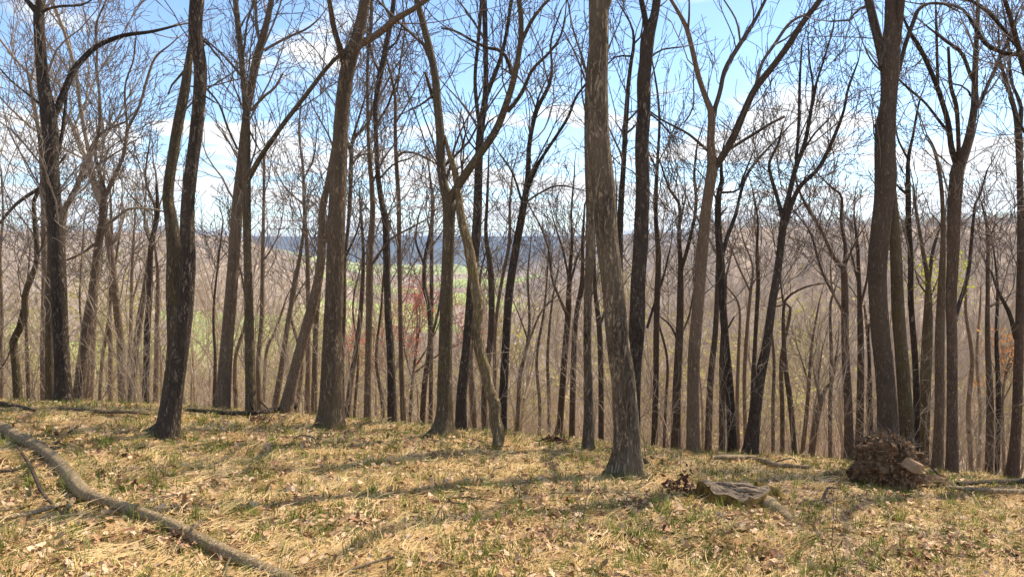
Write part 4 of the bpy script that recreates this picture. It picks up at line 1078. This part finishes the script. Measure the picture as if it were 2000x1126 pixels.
# ------------------------------------------------------------------ ground cover
def blades(seed, n, lmin, lmax, w, flat, mat, spread, main=None, zup=.0):
    rng = random.Random(seed); V, Q = [], []
    for _ in range(n):
        a = (main if main is not None and rng.random() < .7 else rng.uniform(0, 6.28)) + rng.gauss(0, .35)
        L = rng.uniform(lmin, lmax); px, py = rng.gauss(0, spread), rng.gauss(0, spread)
        pz = rng.uniform(0, zup); el = rng.uniform(*flat); ww = w * rng.uniform(.6, 1.3)
        k = len(V); segs = 3
        for i in range(segs + 1):
            t = i / segs
            tw = ww * (1 - t) ** .6 * .5 + .0003
            nx, ny = -sin(a) * tw, cos(a) * tw
            V.append((px + nx, py + ny, pz + tw * .5)); V.append((px - nx, py - ny, pz - tw * .5))
            st = L / segs
            px += cos(a) * cos(el) * st; py += sin(a) * cos(el) * st; pz += sin(el) * st
            el -= rng.uniform(.1, .55) if flat[1] < 1.2 else rng.uniform(.05, .3); a += rng.gauss(0, .25)
            if pz < .002: pz = .002; el = max(el, 0)
        for i in range(segs): Q.append((k + 2 * i, k + 2 * i + 1, k + 2 * i + 3, k + 2 * i + 2))
    return mesh_np('blades', np.array(V), np.array(Q), None, [mat], smooth=True)

def leaf_mesh(seed, lobes=True):
    """a curled lobed leaf about 1 unit long"""
    rng = random.Random(seed); n = 7
    cu, cs = rng.uniform(-.9, 1.3), rng.uniform(-.5, .6)
    V, Q = [], []
    for i in range(n):
        t = i / (n - 1)
        w = .30 * sin(pi * min(1, t * 1.02 + .02)) ** .7 * (1 + (.28 if i % 2 else -.28) * (1 if lobes else 0)) + .015
        x = t - .5; z = cu * .25 * (x * x * 4) * .6 + rng.uniform(-.03, .03)
        for sgn in (-1, 0, 1):
            ww = w * rng.uniform(.8, 1.15)
            V.append((x + .06 * rng.uniform(-1, 1) * abs(sgn), sgn * ww, z + (cs * .4 + rng.uniform(-.08, .12)) * abs(sgn) * ww * 1.6 + .04))
    for i in range(n - 1):
        for j in (0, 1):
            a = i * 3 + j; Q.append((a, a + 1, a + 4, a + 3))
    return mesh_np('leaf', np.array(V), np.array(Q), None, [M['leaf']], smooth=True)

def hollow(x, y):
    ok = np.ones(len(x), bool)
    for (px, py, rr) in [(1432, 978, .40), (1730, 945, .36), (1490, 990, .14), (1520, 1005, .1)]:
        c = G(px, py); ok &= (x - c[0]) ** 2 + (y - c[1]) ** 2 > rr * rr
    return ok
def field_pts(n, ymin, ymax, pw, seed):
    r_ = np.random.RandomState(seed)
    y = ymin + (ymax - ymin) * r_.rand(n) ** pw
    x = r_.uniform(-1, 1, n) * (.80 * y + .6)
    k = hollow(x, y); x, y = x[k], y[k]
    return x, y, H(x, y), r_

def patch(x, y, wl, o): return .5 + .5 * bumps(x, y, wl, 6, o)

ST = [blades(800 + i, 40, .05, .20, .0045, (-.05, .38), M['straw'], .06, main=rs.uniform(0, 6.28), zup=.02) for i in range(7)]
x, y, z, r_ = field_pts(21000, 2.3, 17, 1.25, 21)
keep = patch(x, y, 2.2, 2) + r_.uniform(-.3, .3, len(x)) - .16 * sstep((x + 1) / 3) * sstep((8.5 - y) / 3) > .42
x, y, z = x[keep], y[keep], z[keep]; n = len(x)
swirl = 1.4 + 1.6 * bumps(x, y, 3.5, 6, 4)
sc1 = r_.uniform(.65, 1.25, n)
scatter('dry_grass', np.stack([x, y, z], 1), np.stack([r_.normal(0, .1, n), r_.normal(0, .1, n) - .08, swirl + r_.normal(0, .9, n)], 1), np.stack([sc1, sc1, sc1 * .8], 1), ST, 'matted pale dry grass lying over the knoll', 1)

LV = [leaf_mesh(900 + i, i % 3 != 0) for i in range(9)]
x, y, z, r_ = field_pts(70000, 2.3, 17, 1.25, 22)
n = len(x)
s = .020 + .055 * r_.rand(n) ** 2.3 * (1 + .25 * (patch(x, y, 3, 9) - .5))
scatter('fallen_leaves', np.stack([x, y, z + r_.uniform(0, .055, n)], 1), np.stack([r_.normal(0, .5, n), r_.normal(0, .5, n), r_.uniform(0, 6.28, n)], 1), np.stack([s, s, s], 1), LV, 'thick litter of curled tan and brown leaves on the knoll', 2)

GR = [blades(1000 + i, 11, .05, .15, .005, (.9, 1.5), M['green'], .022) for i in range(6)]
x, y, z, r_ = field_pts(15000, 2.3, 16, 1.15, 23)
g = patch(x, y, 1.7, 11) * .6 + patch(x, y, .6, 3) * .5 + np.clip((y - 8) / 4, 0, 1) * .14 + np.where((x > 0) & (x < 8), .05, 0) + np.where((x < -2.4) & (x > -4.2) & (y > 6) & (y < 9), .16, 0)
keep = g + r_.uniform(-.22, .22, len(x)) > .44
x, y, z = x[keep], y[keep], z[keep]; n = len(x)
s = r_.uniform(.45, 1.2, n)
scatter('green_grass', np.stack([x, y, z], 1), np.stack([r_.normal(0, .25, n), r_.normal(0, .25, n), r_.uniform(0, 6.28, n)], 1), np.stack([s, s, s], 1), GR, 'thin tufts of fresh green grass coming up through the litter', 4)

# darker, rustier leaves lie in drifts, thickest towards the near right
LD = []
for i, me in enumerate(LV):
    me2 = me.copy(); me2.materials.clear(); me2.materials.append(M['rustleaf']); LD.append(me2)
x, y, z, r_ = field_pts(26000, 2.3, 14, 1.15, 24)
g = patch(x, y, 1.4, 6) * .7 + patch(x, y, .5, 15) * .35 + .16 * sstep((x + .5) / 3) * sstep((8.0 - y) / 3)
keep = g + r_.uniform(-.15, .15, len(x)) > .79
x, y, z = x[keep], y[keep], z[keep]; n = len(x)
s = r_.uniform(.03, .07, n)
scatter('dark_leaf_drifts', np.stack([x, y, z + r_.uniform(.01, .06, n)], 1), np.stack([r_.normal(0, .5, n), r_.normal(0, .5, n), r_.uniform(0, 6.28, n)], 1), np.stack([s, s, s], 1), LD, 'drifts of darker rusty brown leaves in the litter', 8)

# small sticks in the litter
def stick(seed):
    rng = random.Random(seed); T = Tubes()
    p = (-.5, 0, .02); pts = [p]; a = 0
    for i in range(5):
        a += rng.gauss(0, .25); p = (p[0] + .2 * cos(a), p[1] + .2 * sin(a), .02 + rng.uniform(0, .03)); pts.append(p)
    T.add(pts, [.012, .011, .010, .008, .006, .004], 5)
    if rng.random() < .7: T.add([pts[2], (pts[2][0] + .15, pts[2][1] + .12, .05), (pts[2][0] + .3, pts[2][1] + .2, .04)], [.007, .005, .003], 4)
    return T.mesh('stick', M['deadwood'])
x, y, z, r_ = field_pts(300, 3, 15, 1.1, 31)
n = len(x); s = r_.uniform(.2, .8, n)
scatter('litter_sticks', np.stack([x, y, z], 1), np.stack([r_.normal(0, .1, n), r_.normal(0, .1, n), r_.uniform(0, 6.28, n)], 1), np.stack([s] * 3, 1), [stick(1100 + i) for i in range(4)], 'small bleached twigs lying in the leaf litter', 7)

# ------------------------------------------------------------------ fallen limbs, logs, stump, root ball
def lying(name, label, cat, pl, bk, lift=.6, side=(), group=None, sides=18, step=.05, seed=1, dmax=15, ends=None, lifts=None):
    rng = random.Random(seed)
    rows = []
    for i, (px, py, w) in enumerate(pl):
        r = pxm(w, depth_at(px, py, dmax)) / 2
        up = r * lift + (lifts[i] if lifts else 0) + (.05 if name == 'fallen_log' else .02)
        x, y, z = G(px, py, 0, dmax, 0 if lifts else up)
        zz = P(px, py, y)[2]
        if not lifts and z + up < zz < z + .3: up = zz - z
        # keep the drawn silhouette: slide along the ray when the piece is carried above the ground
        rows.append((x, y, z + up, r))
    mid = rows[len(rows) // 2]
    org = (mid[0], mid[1], Hs(mid[0], mid[1]))
    root = empty(name, org, label, cat, group)
    put('stem', trunk_mesh('stem', rows, M[bk], org, sides, step, rng, ridge=.05, knobs=2.6), root)
    for sd in side:
        rr = []
        for (px, py, w, h) in sd:
            x, y, z = G(px, py, 0, dmax, .07); z += .06
            if h > 0:
                # point h metres above the ground that shows at this pixel
                yy = rows_near(rows, px)
                q = P(px, py, yy); rr.append((q[0], q[1], q[2], pxm(w, yy) / 2))
            else:
                rr.append((x, y, z + .015, pxm(w, y) / 2))
        put('side_branch', trunk_mesh('side_branch', rr, M[bk], org, 8, .05, rng, ridge=.02), root)
    return root
def rows_near(rows, px):
    best = min(rows, key=lambda r: abs((r[0] / r[1] * F + 1000) - px)); return best[1]

lying('fallen_branch', 'long smooth grey-tan fallen branch curving across the lower left corner', 'fallen branch',
      [(-50, 812, 20), (0, 834, 22), (33, 853, 23), (80, 878, 23), (117, 908, 24), (143, 938, 26), (161, 961, 28), (187, 973, 24), (233, 989, 22), (283, 1005, 22), (333, 1025, 23), (383, 1050, 24), (433, 1076, 25), (483, 1100, 27), (533, 1122, 29), (600, 1152, 31)],
      'log', lift=.8, side=[[(158, 966, 13, 1), (146, 973, 12, 1), (139, 983, 11, 0), (134, 993, 9, 0)],
                            [(138, 981, 11, 1), (112, 988, 10, 0), (60, 1003, 10, 0), (0, 1013, 9, 0), (-40, 1020, 8, 0)],
                            [(262, 998, 9, 1), (266, 987, 7, 1), (272, 981, 5, 1)], [(170, 976, 12, 1), (172, 986, 11, 1), (173, 993, 8, 1)], [(352, 1030, 9, 1), (356, 1042, 8, 1), (358, 1050, 5, 1)], [(370, 1040, 8, 1), (376, 1028, 7, 1), (380, 1022, 5, 1)]], sides=30, step=.03, seed=5)
lying('fallen_twig', 'orange-brown bent twig hanging from the big fallen branch at lower left', 'twig',
      [(28, 866, 4), (50, 895, 6), (66, 925, 7), (82, 960, 7), (102, 984, 6), (118, 1000, 5), (126, 1020, 4)], 'reddish', lift=3.5, sides=7, seed=6)
lying('fallen_twig', 'dark thin twig crossing under the left end of the big fallen branch', 'twig',
      [(-5, 920, 6), (30, 917, 6), (60, 900, 5), (95, 877, 4), (130, 848, 3), (152, 832, 3)], 'brown', lift=3.5, sides=7, seed=7)
lying('fallen_log', 'dark lichened log with a raised broken end lying left of the thick brown trunk', 'log',
      [(360, 808, 6), (400, 812, 8), (440, 815, 9), (480, 816, 10), (520, 815, 11), (548, 812, 12), (577, 806, 13)], 'dark',
      side=[[(515, 820, 6, 1), (500, 806, 5, 1), (492, 795, 4, 1), (488, 778, 3, 1)], [(575, 858, 3, 1), (560, 836, 3, 1), (535, 808, 3, 1), (508, 784, 2.5, 1)], [(575, 856, 3, 0), (592, 850, 2.5, 0), (612, 855, 2, 0)]],
      lifts=[0, 0, 0, 0, .02, .06, .12], dmax=13.2, seed=8)
lying('fallen_log', 'low grey-brown log along the grass line left of the furrowed dark trunk', 'log',
      [(115, 797, 5), (160, 800, 6), (200, 803, 8), (245, 804, 6), (292, 808, 4)], 'tan', dmax=13.2, seed=9)
lying('fallen_log', 'short dark log end at the left border on the brow', 'log', [(-30, 786, 10), (5, 790, 10), (30, 793, 8), (68, 801, 5)], 'dark', dmax=13.2, seed=10)
lying('fallen_log', 'pale arched log on the brow between the pale twin-forked tree and root ball', 'log',
      [(1390, 893, 7), (1420, 892, 9), (1455, 893, 9), (1490, 898, 9), (1512, 906, 9), (1535, 909, 8), (1580, 912, 6)], 'deadwood',
      side=[[(1508, 904, 4, 1), (1530, 897, 3, 1), (1548, 894, 3, 1), (1556, 902, 2, 1)]], dmax=13, seed=11)
lying('fallen_log', 'dark upper log of the two lying at the right edge beside the root ball', 'log', [(1870, 944, 7), (1920, 941, 9), (1970, 940, 10), (2040, 938, 11)], 'brown', dmax=12, seed=12)
lying('fallen_log', 'paler lower log of the two lying at the right edge beside the root ball', 'log', [(1845, 950, 6), (1900, 955, 9), (1960, 958, 9), (2050, 962, 11)], 'deadwood', dmax=12, seed=13)
lying('fallen_twig', 'bleached forked stick on the grass in front of the root ball', 'stick',
      [(1556, 992, 2.5), (1570, 976, 4), (1588, 979, 4.5), (1606, 977, 5), (1630, 979, 4), (1660, 977, 4.5), (1685, 971, 4.5), (1712, 983, 4), (1732, 995, 3), (1752, 1006, 2.5)], 'deadwood', lift=1.6,
      side=[[(1606, 976, 6, 1), (1612, 962, 6, 1), (1618, 951, 5, 1), (1640, 953, 3, 1)], [(1614, 974, 5, 0), (1621, 982, 4, 0)], [(1733, 994, 3, 0), (1738, 1010, 2.5, 0), (1742, 1020, 2, 0)]], sides=8, seed=14)
lying('fallen_twig', 'thin dark branch sloping down right from the root ball', 'stick', [(1792, 906, 3.5), (1825, 933, 3.5), (1857, 951, 3), (1880, 960, 3), (1904, 972, 2)], 'brown', sides=7, seed=15, lifts=[.25, .08, .02, 0, 0])
lying('fallen_twig', 'thin stick lying right of the flared foot of the light central trunk', 'stick', [(893, 848, 4), (915, 855, 4), (945, 863, 3)], 'brown', sides=7, seed=16)
lying('fallen_twig', 'short dark stick lying in the litter in front of the stump', 'stick', [(1290, 1040, 3), (1330, 1042, 4), (1362, 1048, 2.5)], 'brown', sides=7, seed=17)
lying('fallen_twig', 'bleached stick cut by the right border low in the photo', 'stick', [(1978, 1078, 5), (1990, 1092, 6), (2012, 1104, 6), (2040, 1108, 6)], 'deadwood', sides=8, seed=18)

def noisy_ball(seed, rx, ry, rz, amp, freq, sub=4):
    import bmesh
    from mathutils import noise as mn, Vector
    bm = bmesh.new(); bmesh.ops.create_icosphere(bm, subdivisions=sub, radius=1)
    off = Vector((seed * 3.1, seed * 1.7, seed))
    for v in bm.verts:
        c = v.co.copy()
        f = 1 + amp * mn.fractal(c * freq + off, .8, 2.1, 5) + .5 * amp * abs(mn.noise(c * freq * 3 + off))
        v.co = Vector((c.x * rx, c.y * ry, c.z * rz)) * f
    for f in bm.faces: f.smooth = False
    me = bpy.data.meshes.new('mass'); bm.to_mesh(me); bm.free()
    return me

def soil_mat():
    m, nt, b = new_mat('root_ball_soil')
    tc = N(nt.nodes, 'ShaderNodeTexCoord').outputs['Object']
    c = ramp(nt, noise(nt, tc, 16, 8, .75), [(.33, (.035, .02, .011)), (.5, (.17, .10, .052)), (.64, (.32, .205, .115)), (.8, (.46, .32, .19))])
    nt.links.new(c, b.inputs['Base Color'])
    bu = N(nt.nodes, 'ShaderNodeBump'); bu.inputs['Distance'].default_value = .05
    nt.links.new(noise(nt, tc, 22, 8, .7), bu.inputs['Height']); nt.links.new(bu.outputs[0], b.inputs['Normal'])
    return m
M['soil'] = soil_mat()

def root_ball():
    d = 9.3
    c = P(1730, 905, d)
    g = Hs(c[0], c[1])
    root = empty('root_ball', (c[0], c[1], g), 'upturned root ball of dry brown soil and leaves in front of the great forked trunk', 'root ball')
    W = pxm(116, d) / 2; Hh = (P(1730, 850, d)[2] - g) / 2
    me = noisy_ball(4, W * .98, W * .80, Hh * 1.06, .42, 2.2, 5); me.materials.append(M['soil'])
    put('soil_mass', me, root, (0, 0, Hh * .92))
    rng = random.Random(8)
    # leaf and clod flakes over the mass
    V, Q = [], []
    for i in range(1700):
        a = rng.uniform(0, 6.28); e = 1.5 - 2.0 * rng.random() ** 1.6
        n0 = (cos(a) * cos(e), sin(a) * cos(e), sin(e))
        k = rng.uniform(.97, 1.10)
        p = (n0[0] * W * k, n0[1] * W * .84 * k, Hh * .92 + n0[2] * Hh * 1.08 * k)
        if p[2] < .01: continue
        t = side_dir(n0, rng.uniform(.7, 1.57), rng); u = side_dir(t, 1.57, rng); s = rng.uniform(.010, .030)
        b = len(V)
        V += [tuple(p[j] + t[j] * s for j in range(3)), tuple(p[j] + u[j] * s * .55 for j in range(3)), tuple(p[j] - t[j] * s for j in range(3)), tuple(p[j] - u[j] * s * .5 + n0[j] * s * .3 for j in range(3))]
        Q.append((b, b + 1, b + 2, b + 3))
    put('clinging_leaves', mesh_np('clinging_leaves', np.array(V), np.array(Q), None, [M['rootleaf']], smooth=False), root, kind='stuff')
    T = Tubes()
    for i in range(60):
        a = rng.uniform(0, 6.28); e = rng.uniform(-.3, 1.4)
        n0 = (cos(a) * cos(e), sin(a) * cos(e), sin(e))
        p = (n0[0] * W * .9, n0[1] * W * .75, Hh * .92 + n0[2] * Hh * .95)
        grow(T, p, side_dir(n0, .6, rng), rng.uniform(.003, .010), rng.uniform(.14, .34), rng, 3, 4, .002, 1)
    put('roots', T.mesh('roots', M['twig']), root, kind='stuff')
    # cut stone-like block lodged at its right side
    import bmesh
    bm = bmesh.new(); bmesh.ops.create_cube(bm, size=1)
    for v in bm.verts: v.co = (v.co.x * .12 + .03 * v.co.z, v.co.y * .2, v.co.z * .13 + .02 * v.co.x)
    bmesh.ops.bevel(bm, geom=bm.edges[:], offset=.012, segments=2, affect='EDGES')
    me = bpy.data.meshes.new('wood_block'); bm.to_mesh(me); bm.free(); me.materials.append(M['cutwood'])
    o = put('broken_root_end', me, root); q = P(1782, 908, d - .36); o.location = (q[0] - c[0], q[1] - c[1], q[2] - g); o.rotation_euler = (.3, .45, .5)
    # spill of soil to the right
    me = noisy_ball(9, .30, .26, .10, .4, 2.5, 4); me.materials.append(M['soil'])
    q = G(1800, 945); put('soil_spill', me, root, (q[0] - c[0], q[1] - c[1], q[2] - g))
M['rootleaf'] = flat_mat('root_ball_leaf', (.12, .065, .033), (.50, .34, .19), 9, obj_random=False)
M['cutwood'] = flat_mat('cut_wood_end', (.20, .12, .065), (.46, .31, .18), 30, obj_random=False)
root_ball()

def wood_top():
    m, nt, b = new_mat('stump_top_wood')
    tc = N(nt.nodes, 'ShaderNodeTexCoord').outputs['Object']
    c = ramp(nt, noise(nt, scaled(nt, tc, (3, 16, 4)), 4, 8, .7), [(.36, (.03, .02, .013)), (.48, (.20, .145, .10)), (.58, (.34, .26, .18)), (.75, (.50, .40, .29))])
    nt.links.new(c, b.inputs['Base Color'])
    bu = N(nt.nodes, 'ShaderNodeBump'); bu.inputs['Distance'].default_value = .02
    nt.links.new(noise(nt, scaled(nt, tc, (3, 18, 4)), 5, 6, .7), bu.inputs['Height']); nt.links.new(bu.outputs[0], b.inputs['Normal'])
    return m
def moss_side():
    m, nt, b = new_mat('stump_mossy_side')
    tc = N(nt.nodes, 'ShaderNodeTexCoord').outputs['Object']
    c = ramp(nt, noise(nt, tc, 14, 8, .7), [(.3, (.03, .026, .01)), (.47, (.11, .07, .02)), (.6, (.26, .165, .03)), (.72, (.20, .13, .06))])
    nt.links.new(c, b.inputs['Base Color'])
    bu = N(nt.nodes, 'ShaderNodeBump'); bu.inputs['Distance'].default_value = .02
    nt.links.new(noise(nt, tc, 60, 4, .7), bu.inputs['Height']); nt.links.new(bu.outputs[0], b.inputs['Normal'])
    return m
M['stumptop'] = wood_top(); M['stumpside'] = moss_side()

def stump():
    c = G(1432, 985)
    g = c[2]
    root = empty('tree_stump', c, 'low weathered stump with mossy sides and spreading roots at lower right', 'stump')
    rng = random.Random(3)
    k = 40; rx, ry, h = .34, .27, .17
    V, Q, QT = [], [], []
    prof = [(1.45, -.12), (1.22, .0), (1.08, .05), (1.02, .10), (.99, .145), (.95, .165)]
    for (f, z) in prof:
        for j in range(k):
            a = j / k * 2 * pi
            lob = 1 + .13 * sin(3 * a + 1) + .06 * sin(7 * a) + .04 * sin(13 * a + 2) + (.10 * (1.2 - z * 6) * max(0, sin(4 * a + .4)) if z < .1 else 0)
            tl = -.03 * (cos(a) * (z / .17)) + .02 * sin(2 * a + 1) * (z / .17)
            V.append((cos(a) * rx * f * lob, sin(a) * ry * f * lob, z + tl + rng.uniform(-.006, .006) + (.02 * sin(9 * a) if z > .16 else 0)))
    n = len(prof)
    for i in range(n - 1):
        for j in range(k): Q.append((i * k + j, i * k + (j + 1) % k, (i + 1) * k + (j + 1) % k, (i + 1) * k + j))
    put('mossy_side', mesh_np('mossy_side', np.array(V), np.array(Q), None, [M['stumpside']]), root)
    V2, Q2 = [], []; m = 16
    for i in range(m):
        f = 1 - i / (m - 1)
        for j in range(k):
            x, y, z = V[(n - 1) * k + j]
            rough = 0 if i == 0 else rng.uniform(-.008, .008) + .014 * sin(x * f * 22 + 1 + 3 * y * f) * (1 - f) + .014 * (1 if sin(y * f * 38 + sin(x * f * 9) * 1.5) > .2 else -1) * (1 - f * .6)
            V2.append((x * f * 1.0, y * f, z * f + (.16 - .10 * x) * (1 - f) + rough + .002))
    for i in range(m - 1):
        for j in range(k): Q2.append((i * k + j, i * k + (j + 1) % k, (i + 1) * k + (j + 1) % k, (i + 1) * k + j))
    put('cut_top', mesh_np('cut_top', np.array(V2), np.array(Q2), None, [M['stumptop']], smooth=False), root)
    # splintered shards standing on the top
    for i in range(5):
        a = rng.uniform(0, 6.28); x0, y0 = cos(a) * .12, sin(a) * .12
        rows = [(x0 - .16, y0 + rng.uniform(-.03, .03), .17 - .1 * x0, .02), (x0, y0, .182 - .1 * x0, .028), (x0 + .16, y0 + rng.uniform(-.03, .03), .16 - .1 * x0, .010)]
        put('splinter', trunk_mesh('splinter', rows, M['stumptop'], (0, 0, 0), 7, .04, rng), root)
    def rt(pl, mat, r0):
        rows = []
        for i, (px, py, r, up) in enumerate(pl):
            q = G(px, py); rows.append((q[0] - c[0], q[1] - c[1], q[2] - g + up, r))
        put('root', trunk_mesh('root', rows, M[mat], (0, 0, 0), 14, .04, rng, ridge=.06), root)
    rt([(1455, 972, .10, .06), (1485, 985, .10, .045), (1512, 1000, .085, .03), (1535, 1012, .06, .01), (1552, 1022, .035, -.02)], 'log', .08)
    rt([(1390, 975, .07, .08), (1360, 978, .05, .04), (1335, 988, .03, .0), (1325, 992, .02, -.02)], 'stumpside', .06)
    rt([(1475, 965, .06, .08), (1510, 968, .045, .05), (1528, 978, .04, .03), (1534, 990, .03, .0)], 'stumpside', .06)
stump()

# root knuckles at the foot of the big pale trunk
def sapling(px, py, h, label, mat='twig_dark', leaves=None, seed=1, group='thin saplings standing on the knoll', r=.005, n=4):
    rng = random.Random(seed)
    x, y, z = G(px, py)
    T = Tubes(); tips = []
    grow(T, (0, 0, -.02), unit((rng.gauss(0, .08), rng.gauss(0, .08), 1)), r, h, rng, 2, 4, .0018, 1.3, tips)
    root = empty('sapling', (x, y, z), label, 'sapling', group)
    put('stem', T.mesh('stem', M[mat]), root)
    if leaves and not tips: tips = [(rng.uniform(-.06, .06), rng.uniform(-.06, .06), h * rng.uniform(.3, 1)) for _ in range(9)]
    if leaves: put('leaves', leaf_cluster_mesh('leaves', tips[:14], M[leaves], rng, .035, n, .025), root, kind='stuff')
sapling(1332, 972, .30, 'small sapling with wilted dark red leaves at the left side of the stump', leaves='rustleaf', seed=3)
sapling(1312, 970, .16, 'low sprig of dark red leaves just left of the red-leaved sapling by the stump', leaves='rustleaf', seed=4)
sapling(1350, 972, .10, 'tiny sprig of purplish leaves touching the stump', leaves='rustleaf', seed=14)
sapling(1624, 1126, .8, 'thin upright twig sapling near the bottom right of the photo', seed=5)
sapling(1448, 900, .5, 'bent pale whip rising behind the pale arched log', mat='twig', seed=6)
sapling(1330, 920, .55, 'thin bare whip between the big pale trunk and the pale arched log', mat='twig', seed=7)
sapling(1136, 1030, .45, 'lone thin dark twig standing in the middle of the grass', seed=8)
sapling(1012, 985, .35, 'small wispy twig in the grass below the dead leaning trunk', seed=9)
sapling(60, 800, .5, 'wispy brush at the left edge beside the short dark log', mat='twig', seed=10, r=.007)
sapling(150, 800, .6, 'wispy brush at the foot of the left-edge trunk', mat='twig', seed=11, r=.007)
sapling(1262, 905, .5, 'twiggy shoot at the right foot of the big pale trunk', mat='twig_dark', seed=12, r=.007)

def knuckle():
    rng = random.Random(5)
    root = empty('root_knot', G(1262, 915), 'dark twisted root knot at the right foot of the big pale trunk', 'root')
    o = root.location
    rows = [(-.16, .02, .12, .05), (-.05, -.02, .10, .045), (.02, -.04, .05, .04), (.07, -.05, -.02, .03)]
    put('root', trunk_mesh('root', rows, M['dark'], (0, 0, 0), 12, .03, rng, ridge=.06), root)
knuckle()

def pile(px, py, w, h, label, leafmat, seed, name='brush_pile'):
    rng = random.Random(seed)
    x, y, z = G(px, py, 0, 13); W = pxm(w, y) / 2; Hh = pxm(h, y)
    root = empty(name, (x, y, z), label, 'brush pile')
    V, Q = [], []
    for i in range(420):
        a = rng.uniform(0, 6.28); rr = sqrt(rng.random()); hx = 1 - rr * rr
        p = (cos(a) * rr * W, sin(a) * rr * .25, rng.uniform(0, hx) * Hh)
        t = unit((rng.gauss(0, 1), rng.gauss(0, 1), rng.gauss(0, .7))); u = side_dir(t, 1.57, rng); s = rng.uniform(.02, .05); b = len(V)
        V += [tuple(p[j] + t[j] * s for j in range(3)), tuple(p[j] + u[j] * s * .6 for j in range(3)), tuple(p[j] - t[j] * s for j in range(3)), tuple(p[j] - u[j] * s * .6 for j in range(3))]
        Q.append((b, b + 1, b + 2, b + 3))
    put('leaves', mesh_np('leaves', np.array(V), np.array(Q), None, [M[leafmat]], smooth=False), root, kind='stuff')
    T = Tubes()
    for i in range(26):
        p = (rng.uniform(-W, W), rng.uniform(-.2, .2), 0)
        grow(T, p, unit((rng.gauss(0, .8), rng.gauss(0, .5), .8)), rng.uniform(.005, .012), rng.uniform(.25, .55) * Hh * 3.2, rng, 3, 4, .003, 1)
    put('branches', T.mesh('branches', M['twig_dark']), root, kind='stuff')
pile(1080, 868, 66, 17, 'low rusty pile of leaves and twigs on the brow left of the slender grey trunk', 'rustleaf', 2)
pile(1355, 890, 44, 18, 'small dark tangle of roots and twigs at the left end of the pale arched log', 'rootleaf', 3)
pile(505, 825, 44, 12, 'bristly heap of twigs under the lichened log with the raised end', 'rootleaf', 4)

# larger leaves lying on top of the litter near the camera, one by one
for i in range(46):
    rng = random.Random(2000 + i)
    px = rng.uniform(20, 1980); py = rng.uniform(975, 1120)
    x, y, z = G(px, py, .03)
    o = put('fallen_leaf', LV[i % 9], None, (x, y, z))
    s = rng.uniform(.085, .125); o.scale = (s, s, s)
    o.rotation_euler = (rng.gauss(0, .35), rng.gauss(0, .35), rng.uniform(0, 6.28))
    o['label'] = 'large curled dead leaf lying on top of the litter in the foreground'; o['category'] = 'leaf'; o['group'] = 'large leaves on top of the foreground litter'

# ------------------------------------------------------------------ the air over the valley
def haze():
    V = [(x, y, z) for x in (-7700, 7700) for y in (-7700, 7700) for z in (-125, 135)]
    Fq = [(0, 1, 3, 2), (4, 6, 7, 5), (0, 4, 5, 1), (2, 3, 7, 6), (0, 2, 6, 4), (1, 5, 7, 3)]
    me = bpy.data.meshes.new('haze'); me.from_pydata(V, [], Fq); me.update()
    m = bpy.data.materials.new('haze_air'); m.use_nodes = True; nt = m.node_tree; nt.nodes.clear()
    out = N(nt.nodes, 'ShaderNodeOutputMaterial'); v = N(nt.nodes, 'ShaderNodeVolumePrincipled')
    v.inputs['Color'].default_value = (.26, .52, 1.0, 1)
    v.inputs['Density'].default_value = .000085
    v.inputs['Anisotropy'].default_value = .2
    nt.links.new(v.outputs[0], out.inputs['Volume'])
    me.materials.append(m)
    put('haze', me, kind='stuff', label='pale blue air filling the valley and veiling the far ridges')
haze()
